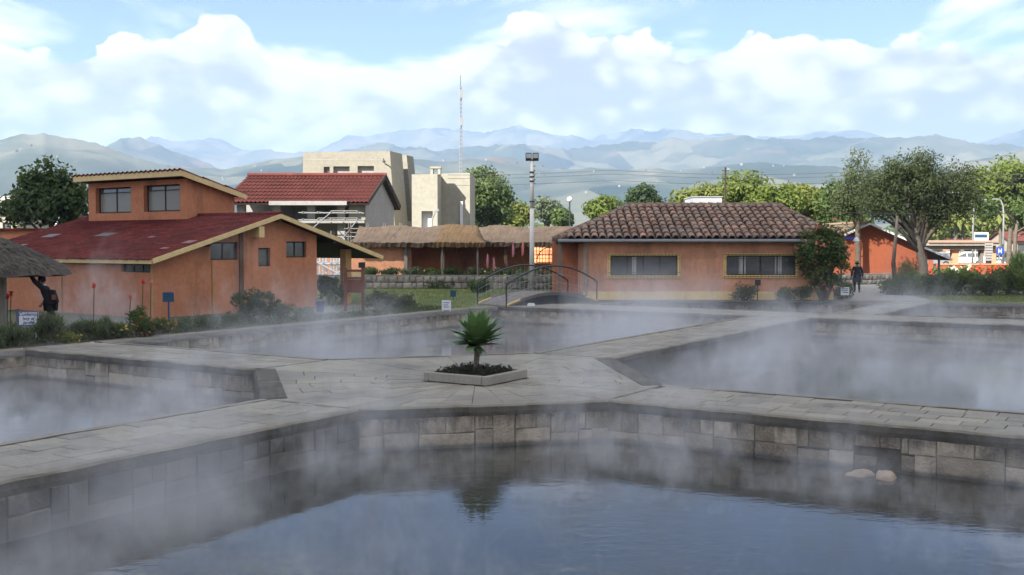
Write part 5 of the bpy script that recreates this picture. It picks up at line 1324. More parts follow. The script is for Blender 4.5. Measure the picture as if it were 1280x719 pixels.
mb.build('lettering', 'sign_ink', t); mb = MB(); mb.bx(-.03, .03, .016, .05, 0, zb_-.03); mb.build('post', 'grey_timber', t)
b_ = at(947, 376); Ys = b_.y
t = thing('garden_sign', 'tiny dark square sign below the barred window of the tiled house', 'sign', b_)
w_ = .13; mb = MB(); mb.bx(-w_, w_, -.02, .02, Z_(357, Ys), Z_(350, Ys)); mb.build('board', 'black_paint', t); mb = MB(); mb.bx(-.02, .02, .021, .05, 0, Z_(351, Ys)); mb.build('post', 'black_paint', t)
# wooden information stand by the porch
b_ = at(443, 389.5); Ys = b_.y
t = thing('information_stand', 'red brown wooden information stand by the porch column', 'sign', b_)
hw = (X_(454, Ys)-X_(432, Ys))/2
for x in (-hw, hw): mb = MB(); mb.bx(x-.06, x+.06, -.06, .06, 0, Z_(335, Ys)); mb.build('post', 'red_timber', t)
for (ya, yb) in ((337, 340), (346.5, 349)): mb = MB(); mb.bx(-hw+.061, hw-.061, -.045, .045, Z_(yb, Ys), Z_(ya, Ys)); mb.build('rail', 'red_timber', t)
mb = MB(); mb.bx(-hw*.9, hw*.9, -.03, .03, Z_(366, Ys), Z_(349.5, Ys)); mb.build('board', 'red_timber', t)
mb = MB(); mb.bx(-hw*.3, hw*.88, -.035, .035, Z_(345.5, Ys), Z_(340.5, Ys)); mb.build('name_plate', 'cream_wood', t)
mb = MB(); mb.bx(hw-.16, hw+.08, -.08, .08, Z_(335, Ys)+.004, Z_(328, Ys)); mb.build('lamp_box', 'black_paint', t)
b_ = at(400, 391)
t = thing('waste_bin', 'blue waste bin at the porch of the orange building', 'bin', b_)
mb = MB(); mb.lathe([(.01, .02), (.125, .02), (.155, .40), (.17, .40), (.17, .43), (.145, .43), (.13, .3), (.01, .28)], 14); mb.build('bucket', 'bin_blue', t, smooth=False)
mb = MB(); mb.tube([(.16*math.cos(a), .02, .43+.02+.08*math.sin(a)) for a in np.linspace(0, math.pi, 9)], .01, 5); mb.build('handle', 'dark_metal', t)

# ------------------------------------------------------------------ thatched shelter with the man under it
TU = Vector((X_(-6, 29.8), 29.8, 0))
t = thing('thatched_shelter', 'round thatched shelter on a pale post at the left edge', 'shelter', TU)
rim = X_(81, 29.8)-TU.x; zr0, zr1 = Z_(342, 29.8), Z_(297, 29.8)
mb = MB(); rs = random.Random(4); n_ = 44; ly = 9; vs = []
for j in range(ly+1):
    f = j/ly
    for i in range(n_):
        a = 2*math.pi*i/n_; st = .035 if j % 2 else -.01
        r_ = rim*(1-f)+.04; r_ += rs.uniform(-.03, .03)*(1-f)
        vs.append((r_*math.cos(a), r_*math.sin(a), zr0+(zr1-zr0)*(f**.78)+st*(1-f)+rs.uniform(-.02, .02)-(rs.uniform(0, .05) if j == 0 else 0)))
base_i = len(vs)
for i in range(n_): a = 2*math.pi*i/n_; vs.append(((rim-.12)*math.cos(a), (rim-.12)*math.sin(a), zr0-.07))
vs.append((0, 0, zr1-.35))
mb.mesh(vs, [(j*n_+i, j*n_+(i+1) % n_, (j+1)*n_+(i+1) % n_, (j+1)*n_+i) for j in range(ly) for i in range(n_)]+[(base_i+i, base_i+(i+1) % n_, (i+1) % n_, i) for i in range(n_)]+[(base_i+(i+1) % n_, base_i+i, base_i+n_) for i in range(n_)])
mb.build('thatch_roof', 'thatch', t)
g_ = np.random.default_rng(6); k_ = 2600; aa = g_.uniform(0, 2*math.pi, k_); ff = g_.uniform(0, 1, k_)**.8
rr = rim*(1-ff*.95)+.03; P = np.stack([rr*np.cos(aa), rr*np.sin(aa), zr0+(zr1-zr0)*ff**.78+.015], 1)
me = bpy.data.meshes.new('straw'); V = np.empty((k_, 4, 3)); dn = np.stack([np.cos(aa)*.2, np.sin(aa)*.2, np.full(k_, -.10)], 1); sd_ = np.stack([-np.sin(aa), np.cos(aa), np.zeros(k_)], 1)*.018
V[:, 0] = P-sd_; V[:, 1] = P+sd_; V[:, 2] = P+sd_*.4+dn*g_.uniform(.6, 1.1, (k_, 1))+np.array([0, 0, .025]); V[:, 3] = P-sd_*.4+dn+np.array([0, 0, .025])
me.from_pydata(V.reshape(-1, 3).tolist(), [], [(4*i, 4*i+1, 4*i+2, 4*i+3) for i in range(k_)]); me.materials.append(MATS['thatch']); link('straw', me, t)['kind'] = 'stuff'
mb = MB(); mb.tube([(0, 0, 0), (0, 0, zr1-.3)], .09, 9); mb.build('post', 'pale_bark', t)
pp = thing('shelter_post', 'pale square post standing at the far left edge beside the shelter', 'post', (X_(3, 30.5), 30.5, 0)); mb = MB(); mb.bx(-.07, .07, -.07, .07, 0, Z_(344, 30.5)); mb.bx(-.09, .09, -.09, .09, 0, .12); mb.build('post', 'cream_concrete', pp)
rl_ = thing('low_rail', 'thin low wooden rail between the post and the notice board', 'fence', (0, 0, 0)); mb = MB(); mb.tube([(X_(2, 33.2), 33.2, Z_(388, 33.2)), (X_(22, 32.6), 32.6, Z_(387, 32.6))], .035, 6); mb.build('rail', 'grey_timber', rl_); mb = MB(); mb.tube([(X_(20, 32.6), 32.6, 0), (X_(20, 32.6), 32.6, Z_(386, 32.6))], .04, 6); mb.build('post', 'grey_timber', rl_)

# ------------------------------------------------------------------ people
def skinned(name, verts, edges, rad, mat, parent, sub=2, root=0):
    me = bpy.data.meshes.new(name); me.from_pydata(verts, edges, []); me.materials.append(MATS[mat])
    o = link(name, me, parent); md = o.modifiers.new('skin', 'SKIN'); md.use_smooth_shade = True; md.branch_smoothing = .3
    if not me.skin_vertices: 
        bm = bmesh.new(); bm.from_mesh(me); bm.verts.layers.skin.verify(); bm.to_mesh(me); bm.free()
    for i, sv in enumerate(me.skin_vertices[0].data): r_ = rad[i]; sv.radius = (r_ if hasattr(r_, '__len__') else (r_, r_)); sv.use_root = i == root
    o.modifiers.new('sub', 'SUBSURF').levels = sub; o.modifiers['sub'].render_levels = sub; return o
def person(label, loc, yaw, pose, jacket, trousers, extras=None):
    """joints in metres; the figure faces -Y in its own frame"""
    t = thing('person', label, 'person', loc, yaw)
    J = dict(pel=(0, 0, .92), bel=(0, .005, 1.05), che=(0, .01, 1.24), col=(0, .015, 1.38), nek=(0, .005, 1.455), hd0=(0, -.015, 1.53), hd1=(0, -.015, 1.61), hd2=(0, .0, 1.66), nose=(0, -.115, 1.555),
             hL=(.09, 0, .88), kL=(.105, -.02, .49), aL=(.11, .02, .085), tL=(.12, -.15, .03), hR=(-.09, 0, .88), kR=(-.105, .0, .49), aR=(-.11, .04, .085), tR=(-.12, -.13, .03),
             sL=(.18, .015, 1.36), eL=(.235, .03, 1.09), wL=(.225, -.06, .86), pL=(.22, -.08, .79), sR=(-.18, .015, 1.36), eR=(-.235, .03, 1.09), wR=(-.225, -.06, .86), pR=(-.22, -.08, .79))
    J.update(pose)
    Rr = dict(pel=(.15, .11), bel=(.135, .10), che=(.155, .115), col=(.10, .075), nek=.052, hd0=(.072, .085), hd1=(.078, .095), hd2=(.05, .06), nose=.014, hL=.088, kL=.056, aL=.04, tL=.036, hR=.088, kR=.056, aR=.04, tR=.036,
              sL=.06, eL=.043, wL=.028, pL=(.034, .02), sR=.06, eR=.043, wR=.028, pR=(.034, .02))
    names = list(J); ix = {n: i for i, n in enumerate(names)}
    ed = [('pel', 'bel'), ('bel', 'che'), ('che', 'col'), ('col', 'nek'), ('nek', 'hd0'), ('hd0', 'hd1'), ('hd1', 'hd2'), ('hd0', 'nose')]
    for s in 'LR': ed += [('pel', 'h'+s), ('h'+s, 'k'+s), ('k'+s, 'a'+s), ('a'+s, 't'+s), ('col', 's'+s), ('s'+s, 'e'+s), ('e'+s, 'w'+s), ('w'+s, 'p'+s)]
    vs = [J[n] for n in names]; rad = [Rr[n] for n in names]; E_ = [(ix[a], ix[b]) for a, b in ed]
    for s in 'LR':                       # fingers and thumb
        wv, pv = Vector(J['w'+s]), Vector(J['p'+s]); d = (pv-wv).normalized(); side = d.cross(Vector((1, .2, .1))).normalized()
        for q, (o_, l) in enumerate(((-.027, .062), (-.009, .075), (.009, .07), (.026, .055))):
            a = pv+side*o_; b = a+d*l*.55+Vector((0, -.008, 0)); c = b+d*l*.4+Vector((0, -.02, 0)); n0 = len(vs)
            vs += [tuple(b), tuple(c)]; rad += [.0095, .0075]; E_ += [(ix['p'+s], n0), (n0, n0+1)]
        a = wv.lerp(pv, .35)+side*.035; n0 = len(vs); vs += [tuple(a), tuple(a+d*.045+side*.012)]; rad += [.011, .009]; E_ += [(ix['w'+s], n0), (n0, n0+1)]
    skinned('body', vs, E_, rad, 'skin', t)
    def dress(name, js, es, grow, mat, sub=2):
        k = list(js); skinned(name, [J[j] if isinstance(j, str) else j[0] for j in k], [(k.index(a), k.index(b)) for a, b in es], [tuple(x+grow for x in (Rr[j] if hasattr(Rr[j], '__len__') else (Rr[j],)*2)) if isinstance(j, str) else j[1] for j in k], mat, t, sub)
    dress('jacket', ['pel', 'bel', 'che', 'col', 'sL', 'eL', 'wL', 'sR', 'eR', 'wR'], [('pel', 'bel'), ('bel', 'che'), ('che', 'col'), ('col', 'sL'), ('sL', 'eL'), ('eL', 'wL'), ('col', 'sR'), ('sR', 'eR'), ('eR', 'wR')], .024, jacket)
    dress('trousers', ['pel', 'hL', 'kL', 'aL', 'hR', 'kR', 'aR'], [('pel', 'hL'), ('hL', 'kL'), ('kL', 'aL'), ('pel', 'hR'), ('hR', 'kR'), ('kR', 'aR')], .016, trousers)
    for s in 'LR': dress('shoe', ['a'+s, 't'+s], [('a'+s, 't'+s)], .012, 'black_cloth', 1)
    h1 = Vector(J['hd1'])
    mb = MB(); mb.lathe([(.092, -.07), (.105, 0), (.095, .06), (.06, .095), (.005, .108)], 14, 0, (h1.x, h1.y+.018, h1.z)); mb.build('hair', 'black_cloth', t, smooth=True)
    for s in (-1, 1): mb = MB(); mb.lathe([(.004, -.03), (.016, -.015), (.018, .015), (.004, .032)], 7, 0, (h1.x+s*.088, h1.y-.005, h1.z-.05)); mb.build('ear', 'skin', t)
    if extras: extras(t, J)
    return t
def walker_extras(t, J):
    h = Vector(J['hd1'])
    mb = MB(); mb.lathe([(.19, .018), (.2, .03), (.12, .045), (.105, .06), (.10, .14), (.07, .175), (.005, .18)], 20, 0, tuple(h)); mb.build('straw_hat', 'straw', t, smooth=True)
    mb = MB(); mb.lathe([(.108, .062), (.110, .085), (.104, .088)], 20, 0, tuple(h)); mb.build('hat_band', 'black_cloth', t)
    mb = MB(); n_ = 18; prof = [(.185, .125, 1.12), (.20, .15, .95), (.225, .175, .75), (.235, .185, .58), (.225, .175, .56)]
    vs = [(a*math.cos(2*math.pi*i/n_)+.0, b*math.sin(2*math.pi*i/n_)+.01, z+.012*math.sin(5*i)) for a, b, z in prof for i in range(n_)]
    mb.mesh(vs, [(j*n_+i, j*n_+(i+1) % n_, (j+1)*n_+(i+1) % n_, (j+1)*n_+i) for j in range(len(prof)-1) for i in range(n_)]); mb.build('coat_skirt', 'navy_cloth', t, smooth=True)
person('person in a long dark coat and straw hat walking away up the path', at(1071, 366.3), R(172), dict(kL=(.10, -.10, .50), aL=(.10, -.06, .09), tL=(.11, -.22, .05), kR=(-.10, .03, .49), aR=(-.10, .16, .13), tR=(-.11, .03, .04), eL=(.26, .02, 1.10), wL=(.265, -.07, .87), pL=(.265, -.09, .80), eR=(-.26, .06, 1.10), wR=(-.27, .03, .86), pR=(-.275, .02, .79)), 'navy_cloth', 'black_cloth', walker_extras)
def reach_extras(t, J):
    mb = MB(); c = Vector(J['nek']); mb.tube([c+Vector((.095*math.cos(a), .085*math.sin(a), -.02+.012*math.sin(a))) for a in np.linspace(0, 2*math.pi, 15)], .024, 6); mb.build('collar', 'white_cloth', t)
    mb = MB(); mb.hexa([Vector(p)+Vector((0, .05, 0)) for p in ((-.14, .00, .98), (.14, .00, .98), (.14, .15, .98), (-.14, .15, .98), (-.13, -.10, 1.34), (.13, -.10, 1.34), (.13, .06, 1.32), (-.13, .06, 1.32))]); bp = mb.build('backpack', 'black_cloth', t)
    mb = MB(); mb.bx(.141, .155, .06, .16, 1.06, 1.2); mb.build('pocket', 'red_timber', bp)
person('person in black with pale collar reaching up under the thatched shelter', Vector((X_(62, 29.2), 29.2, 0)), R(-78), dict(bel=(0, -.05, 1.06), che=(0, -.12, 1.26), col=(0, -.17, 1.40), nek=(0, -.20, 1.475), hd0=(0, -.235, 1.54), hd1=(0, -.235, 1.62), hd2=(0, -.22, 1.67), nose=(0, -.335, 1.56), sL=(.17, -.18, 1.40), eL=(.21, -.36, 1.57), wL=(.18, -.47, 1.76), pL=(.17, -.49, 1.83), sR=(-.18, -.15, 1.38), eR=(-.24, -.10, 1.12), wR=(-.21, -.24, .95), pR=(-.20, -.28, .90)), 'black_cloth', 'black_cloth', reach_extras)

# ------------------------------------------------------------------ portico, cars and street at the right
PY = 93.0
pg = thing('portico', 'flat roofed entrance portico with orange columns at the right', 'building', (0, 0, 0))
mb = MB(); mb.bx(X_(1157, PY), X_(1246, PY), PY-.6, PY+4.5, Z_(307, PY), Z_(304, PY)); mb.build('roof', 'cream_concrete', pg)
mb = MB(); mb.bx(X_(1160, PY), X_(1243, PY), PY-.3, PY+4.2, Z_(312, PY), Z_(307, PY)-.003); mb.build('beam', 'grey_timber', pg)
mb = MB()
for i in range(44): mb.tube([(X_(1157, PY)+.14*i+.07, PY-.7, Z_(304, PY)+.05), (X_(1157, PY)+.14*i+.07, PY+1.2, Z_(302, PY)+.05)], .075, 6)
o = mb.build('roof_tiles', 'roof_tile', pg); o['kind'] = 'stuff'
for xa, xb, mt in ((1190.5, 1199, 'peach_plaster'), (1238, 1245.5, 'peach_plaster'), (1226, 1230, 'grey_timber'), (1163, 1167, 'red_plaster')): mb = MB(); mb.bx(X_(xa, PY), X_(xb, PY), PY, PY+.5, 0, Z_(312, PY)-.003); mb.build('column', mt, pg)
pl = thing('banded_pillar', 'grey pillar with pale stacked bands beside the portico', 'pillar', (X_(1236, 90), 90, 0))
for i in range(7): mb = MB(); z0_ = Z_(326, 90)+(Z_(303, 90)-Z_(326, 90))*i/7; mb.bx(-.26, .26, -.2, .2, z0_, z0_+.17); mb.build('band', 'concrete', pl)
mb = MB(); mb.bx(-.2, .2, -.15, .15, 0, Z_(303, 90)); mb.build('core', 'dark_timber', pl)
ow_ = thing('low_street_wall', 'low orange street wall behind the red flowers', 'wall', (0, 0, 0))
mb = MB(); mb.bx(X_(1176, 88), X_(1330, 88), 88, 88.3, 0, Z_(331, 88)); mb.build('wall', 'red_plaster', ow_); mb = MB(); mb.bx(X_(1175, 88), X_(1331, 88), 87.95, 88.35, Z_(331, 88)+.002, Z_(329.8, 88)); mb.build('cap', 'peach_plaster', ow_)
def car(label, loc, yaw, mat='car_white'):
    t = thing('parked_car', label, 'car', loc, yaw, 'white cars parked along the street' if mat == 'car_white' else None)
    def hull(prof_in, wd_, name, m_, ins=0.):
        n_ = len(prof_in); vs = [(x, -wd_/2+(ins if z > 1.0 else 0), z) for x, z in prof_in]+[(x, wd_/2-(ins if z > 1.0 else 0), z) for x, z in prof_in]
        me = MB(); me.mesh(vs, [tuple(range(n_)), tuple(range(2*n_-1, n_-1, -1))]+[(i, (i+1) % n_, n_+(i+1) % n_, n_+i) for i in range(n_)])
        o = me.build(name, m_, t); o.modifiers.new('bevel', 'BEVEL').width = .05; o.modifiers['bevel'].segments = 2; return o
    hull([(-2.15, .35), (2.15, .35), (2.2, .62), (2.12, .86), (1.25, 1.0), (-1.95, 1.02), (-2.18, .9), (-2.2, .6)], 1.76, 'body', mat)
    hull([(1.22, 1.0), (.52, 1.60), (.2, 1.66), (-1.55, 1.66), (-1.98, 1.06), (-1.98, 1.0)], 1.72, 'cabin', mat, .14)
    for s in (-1, 1):
        for a, b, c, d in ((.98, .50, -.02, .02), (-.08, -.10, -.92, -.90), (-.98, -.98, -1.72, -1.48)):
            mb = MB(); mb.hexa([(a, s*.838, 1.06), (c, s*.838, 1.06), (c, s*.848, 1.06), (a, s*.848, 1.06), (b, s*.728, 1.52), (d, s*.728, 1.52), (d, s*.738, 1.52), (b, s*.738, 1.52)]); mb.build('window', 'glass', t)
        for x in (1.32, -1.32):
            mb = MB(); n_ = 16; mb.tube([(x, s*.70, .34), (x, s*.89, .34)], .34, n_); w_ = mb.build('wheel', 'tyre', t); mb = MB(); mb.tube([(x, s*.86, .34), (x, s*.905, .34)], .2, 10); mb.build('rim', 'rim', w_)
        mb = MB(); mb.box((2.14, s*.62, .72), (.12, .34, .16)); mb.build('headlight', 'lamp_glass', t); mb = MB(); mb.box((-2.16, s*.68, .78), (.1, .22, .26)); mb.build('tail_light', 'red_flower', t)
    mb = MB(); mb.hexa([(1.20, -.70, 1.03), (1.20, .70, 1.03), (1.23, .70, 1.05), (1.23, -.70, 1.05), (.60, -.62, 1.55), (.60, .62, 1.55), (.63, .62, 1.57), (.63, -.62, 1.57)]); mb.build('windscreen', 'glass', t)
    mb = MB(); mb.box((2.2, 0, .48), (.08, 1.1, .16)); mb.build('grille', 'dark_metal', t)
    for s in (-.55, .55): mb = MB(); mb.tube([(.1, s, 1.70), (-1.4, s, 1.70)], .025, 5); mb.build('roof_rail', 'dark_metal', t)
    return t
car('white station car parked right of the portico pillar', (X_(1256, 124), 124, 0), R(152)); car('white car seen between the portico columns', (X_(1208, 126), 126, 0), R(160)); car('white car half hidden behind the left portico column', (X_(1180, 130), 130, 0), R(170)); car('dark grey car in the shade under the low roof of the red building', (X_(1166, 120), 120, 0), R(165), 'car_grey')
t = thing('parking_sign', 'small blue street sign with white mark between the cars', 'sign', (X_(1250, 104), 104, 0))
mb = MB(); hs_ = (X_(1254.5, 104)-X_(1245.5, 104))/2; za, zb_ = Z_(318.5, 104), Z_(309, 104); mb.bx(-hs_, hs_, -.03, .03, za, zb_); mb.build('board', 'sign_blue', t)
mb = MB(); zc_ = (za+zb_)/2
for x in (-.13, .13): mb.bx(x-.04, x+.04, -.042, -.031, zc_-.22, zc_+.22)
mb.bx(-.09, .09, -.042, -.031, zc_-.04, zc_+.04); mb.build('lettering', 'white_paint', t); mb = MB(); mb.tube([(0, .06, 0), (0, .06, zb_)], .04, 6); mb.build('post', 'galvanised', t)
bb = thing('shop_sign', 'white board with blue band above the portico roof', 'sign', (X_(1226, 138), 138, 0))
hs_ = (X_(1235, 138)-X_(1217, 138))/2; mb = MB(); mb.bx(-hs_, hs_, -.1, .1, Z_(302, 138), Z_(290.5, 138)); mb.build('board', 'white_paint', bb)
mb = MB(); mb.bx(-hs_*.9, hs_*.8, -.13, -.101, Z_(297, 138), Z_(293, 138)); mb.build('band', 'blue_paint', bb)
for x in (-hs_*.7, hs_*.7): mb = MB(); mb.tube([(x, 0, 0), (x, 0, Z_(302, 138))], .08, 6); mb.build('post', 'galvanised', bb)
for lab, xa, xb, Y, yt, wm, rm in (('pale house behind the street lamps at the far right', 1262, 1330, 160, 300, 'cream_concrete', 'red_tile'), ('white walled house behind the parked cars', 1196, 1252, 165, 309, 'peach_plaster', 'red_tile'),
                           ('white house with pale roof beyond the dark tree', -30, 22, 92, 262, 'cream_concrete', 'concrete'), ('small house with pale wall glimpsed through the dark tree', 28, 72, 110, 266, 'white_paint', 'red_tile')):
    t = thing('far_house', lab, 'house', (0, 0, 0)); a, b, h = X_(xa, Y), X_(xb, Y), Z_(yt, Y)
    n_ = max(2, int((b-a)/3)); wn = [(a+(b-a)*(i+.3)/n_, a+(b-a)*(i+.7)/n_, h*.45, h*.8) for i in range(n_)]
    mb = MB(); mb.holed((0, Y, 0), (1, 0, 0), (0, 0, 1), [(a, 0), (b, 0), (b, h), (a, h)], wn, .15, inward=(0, 1, 0))
    for x in (a, b): mb.holed((x, Y, 0), (0, 1, 0), (0, 0, 1), [(0, 0), (7, 0), (7, h), (3.5, h+1.3), (0, h)], [])
    mb.build('wall', wm, t, fix=False)
    for q in wn: mb = MB(); mb.bx(q[0], q[1], Y+.14, Y+.18, q[2], q[3]); mb.build('window', 'glass', t)
    for s in (0, 1): mb = MB(); slab(mb, (a-.3, Y-.4 if s == 0 else Y+7.4, h-.13), (1, 0, 0), (0, 3.9 if s == 0 else -3.9, 1.45), b-a+.6, 4.16, .14); mb.build('roof', rm, t)

# ------------------------------------------------------------------ trees and plants
def E_px(Y, base, *els):          # ellipsoids given by picture centre and half sizes, at depth Y (+ offset)
    out = []
    for (px, py, hw_, hh_, *dy) in els:
        d = dy[0] if dy else 0; YY = Y+d; out.append((X_(px, YY)-base.x, YY-base.y, Z_(py, YY)-base.z, hw_/F*YY, hw_/F*YY*.9, hh_/F*YY))
    return out
def tree_px(label, px, Y, els, n, nclump, crad, leaf, mat, r0=.25, trunk_to=None, bark='bark', name='leafy_tree', cat='tree', limbs=9, hollow=.3, aspect=.55, group=None, lean=None):
    base = Vector((X_(px, Y), Y, 0)); e = E_px(Y, base, *els); h = (trunk_to if trunk_to else max(.6, sum(q[2] for q in e)/len(e)))
    cx_ = sum(q[0] for q in e)/len(e)
    return plant(name, label, cat, base, e, n, nclump, crad, leaf, mat, (h, r0, lean or (cx_*.6, 0)), bark, limbs, hollow, aspect, None, group)
tree_px('dense dark broadleaf tree behind the clerestory at the left', 66, 58, [(62, 230, 28, 32), (40, 250, 24, 24), (85, 245, 22, 30), (62, 262, 42, 18), (30, 268, 22, 16, 2), (100, 262, 14, 22)], 7500, 90, .62, .30, 'leaf_dark', .2)
tree_px('clipped round dark green tree beside the cream block', 612, 103, [(607, 240, 26, 28), (622, 252, 20, 24), (604, 262, 22, 22), (628, 268, 14, 12), (600, 224, 12, 14)], 9000, 130, .8, .34, 'leaf_mid', .3, hollow=.55)
for i, (lab, px, Y, els, mt) in enumerate((('pale bushy tree behind the floodlight pole, left of it', 648, 112, [(648, 268, 14, 12), (640, 274, 10, 8)], 'leaf_yellow'), ('hazy bush just right of the floodlight pole', 684, 125, [(684, 262, 14, 14), (696, 272, 14, 8)], 'leaf_grey'), ('low hazy bush below the globe lamp', 704, 118, [(703, 272, 10, 8)], 'leaf_mid'),
        ('small round bright tree above the left end of the tiled roof', 754, 110, [(754, 259, 16, 13), (745, 265, 10, 9)], 'leaf_bright'), ('dark domed tree above the left part of the tiled roof', 806, 122, [(806, 247, 18, 15), (795, 254, 16, 10), (820, 254, 12, 10)], 'leaf_dark'))):
    tree_px(lab, px, Y, els, 2600, 46, .7, .42, mt, .2)
for i, (lab, px, els, n_, mt) in enumerate((('leftmost low yellow green tree behind the tiled roof', 868, [(866, 252, 20, 12), (884, 246, 16, 12)], 3000, 'leaf_yellow'), ('tallest yellow green tree behind the tiled roof, right of the white box', 928, [(928, 236, 24, 22), (910, 244, 18, 16), (944, 248, 18, 18)], 5000, 'leaf_bright'),
        ('middle yellow green tree behind the tiled roof', 972, [(968, 242, 18, 14), (982, 256, 22, 20), (955, 262, 20, 16)], 4200, 'leaf_bright'), ('pale feathery tree behind the right end of the tiled roof', 1008, [(1005, 250, 24, 18), (1020, 266, 22, 22)], 4600, 'leaf_yellow'), ('leafy tree between the tiled roof and the big olive tree', 1040, [(1040, 260, 22, 30), (1052, 280, 20, 20)], 4200, 'leaf_mid'))):
    tree_px(lab, px, 84+3*(i % 2), els, n_, 60, .8, .34, mt, .18, name='leafy_tree', hollow=.2)
tree_px('tall thin grey green tree rising left of the big olive tree', 1072, 71, [(1068, 208, 13, 24), (1070, 240, 24, 26), (1058, 258, 18, 22), (1080, 258, 18, 18), (1092, 228, 16, 26)], 7600, 120, .58, .22, 'leaf_olive', .2, aspect=.32, hollow=.15)
bt = tree_px('big grey olive tree with forked trunk before the red gable building', 1156, 66, [(1105, 238, 26, 36), (1126, 218, 24, 26), (1150, 232, 30, 34), (1184, 222, 22, 24), (1206, 244, 24, 28), (1172, 262, 30, 22), (1120, 262, 26, 13), (1090, 258, 20, 14), (1205, 212, 12, 18), (1152, 202, 16, 12)], 23000, 330, .58, .22, 'leaf_olive', .30, 3.6, limbs=26, aspect=.34, hollow=.1, bark='pale_bark', lean=(-.7, 0))
tree_px('broad bright green tree at the right edge', 1262, 118, [(1262, 226, 40, 24), (1232, 236, 26, 22), (1290, 232, 34, 26), (1256, 248, 34, 14), (1300, 256, 30, 22)], 13000, 170, 1.1, .42, 'leaf_bright', .28, 6.5, limbs=14, bark='bark')
tree_px('leaning brown trunked tree at the right edge behind the street lamp', 1268, 110, [(1282, 266, 20, 18), (1240, 262, 16, 14), (1300, 280, 20, 20)], 3600, 60, .9, .4, 'leaf_mid', .24, 5., limbs=8)
for i, (lab, px, els, mt) in enumerate((('bright bushy tree far behind the portico, left', 1166, [(1166, 284, 20, 22), (1150, 296, 14, 14)], 'leaf_yellow'), ('pale tree behind the portico roof', 1196, [(1194, 280, 18, 26)], 'leaf_bright'), ('yellow tree behind the white shop sign', 1228, [(1226, 276, 20, 24), (1240, 290, 14, 16)], 'leaf_yellow'), ('green tree behind the rightmost street lamp', 1262, [(1262, 282, 20, 20), (1276, 296, 16, 14)], 'leaf_bright'), ('leafy tree at the far right edge behind the cars', 1300, [(1300, 290, 26, 30)], 'leaf_mid'))):
    tree_px(lab, px, 172+4*(i % 2), els, 3000, 50, 1.3, .6, mt, .35, bark='pale_bark')
for lab, px in (('pale slim palm trunk behind the portico, left one', 1194), ('pale slim palm trunk behind the portico, right one', 1203), ('pale slim palm trunk right of the parking sign', 1250)):
    Y = 150; t = thing('palm', lab, 'tree', (X_(px, Y), Y, 0)); zt_ = Z_(268, Y); mb = MB(); mb.tube([(0, 0, 0), (.05, 0, zt_*.5), (0, 0, zt_)], [.3, .24, .2], 8); mb.build('trunk', 'pale_bark', t)
    for i in range(16):
        a = i*2.4; mb = MB(); L_ = 2.6; up0 = .9-.08*i
        pts_ = [Vector((math.cos(a)*L_*f, math.sin(a)*L_*f, zt_+up0*f*1.2-1.9*f*f)) for f in (0, .25, .5, .75, 1)]
        sd_ = Vector((-math.sin(a), math.cos(a), 0))
        for p_, q_, w0, w1 in zip(pts_, pts_[1:], (.05, .45, .5, .3), (.45, .5, .3, .03)): mb.face([p_-sd_*w0-Vector((0, 0, w0*.5)), p_, q_, q_-sd_*w1-Vector((0, 0, w1*.5))]); mb.face([p_, p_+sd_*w0-Vector((0, 0, w0*.5)), q_+sd_*w1-Vector((0, 0, w1*.5)), q_])
        mb.build('frond', 'leaf_yellow', t)
# rose bush and shrubs near the tiled house
base = at(1030, 376.3); Yb = base.y
rb = plant('rose_bush', 'tall climbing rose bush full of coral blooms at the corner of the tiled house', 'bush', base, E_px(Yb, base, (1030, 305, 26, 26), (1016, 322, 18, 24), (1044, 318, 17, 28), (1030, 340, 20, 20), (1026, 290, 16, 14), (1022, 352, 12, 16), (1040, 352, 10, 14)), 6000, 100, .36, .16, 'leaf_mid', None, 'bark', 22, .25, .6, ('rose', 90, .12))
def shrub(label, px, py, hw_, h_, n, leaf, mat, flowers=None, name='shrub', cat='bush', group=None, dy=0., crad=.2, nclump=40, aspect=.5, up=0., limbs=7):
    b = at(px, py); b.y += dy; s = b.y/F; SEED[0] += 3
    return plant(name, label, cat, b, lumpy(hw_*s, h_*s, SEED[0]), n, nclump, crad, leaf, mat, None, 'bark', limbs, .25, aspect, flowers, group, up)
shrub('grey green shrub below the gap between the windows of the tiled house', 931, 376, 17, 21, 1600, .10, 'leaf_grey'); shrub('low round shrub under the right window of the tiled house', 984, 376.5, 14, 16, 1300, .10, 'leaf_mid'); shrub('second low shrub beside the rose bush', 1003, 376.5, 13, 17, 1300, .10, 'leaf_grey')
shrub('dark bush behind the small white notice by the path', 1052, 374, 14, 22, 1500, .11, 'leaf_dark')
# hedge right
for i in range(9):
    px = 1122+23*i; shrub(('hedge shrub nearest the garden path', 'second hedge shrub from the path', 'third hedge shrub from the path', 'fourth hedge shrub from the path', 'hedge shrub in the middle of the right lawn edge', 'sixth hedge shrub from the path', 'seventh hedge shrub from the path', 'hedge shrub near the right picture edge', 'hedge shrub at the right picture edge')[i], px, 368.5+(i % 3)*.6, 19, (24, 30, 26, 32, 34, 30, 36, 32, 30)[i], 2200, .13, ('leaf_mid', 'leaf_bright', 'leaf_olive')[i % 3], name='hedge_shrub', group='hedge shrubs beside the right lawn', crad=.28, nclump=50)
for i, (px, h_) in enumerate(((1134, 42), (1126, 36), (1142, 34))): shrub(('tall grassy tuft in the hedge below the leaning pole', 'shorter grassy tuft left in the hedge', 'thin grassy tuft right in the hedge')[i], px, 366, 6, h_, 500, .3, 'leaf_yellow', name='grass_tuft', cat='plant', aspect=.08, up=2.5)
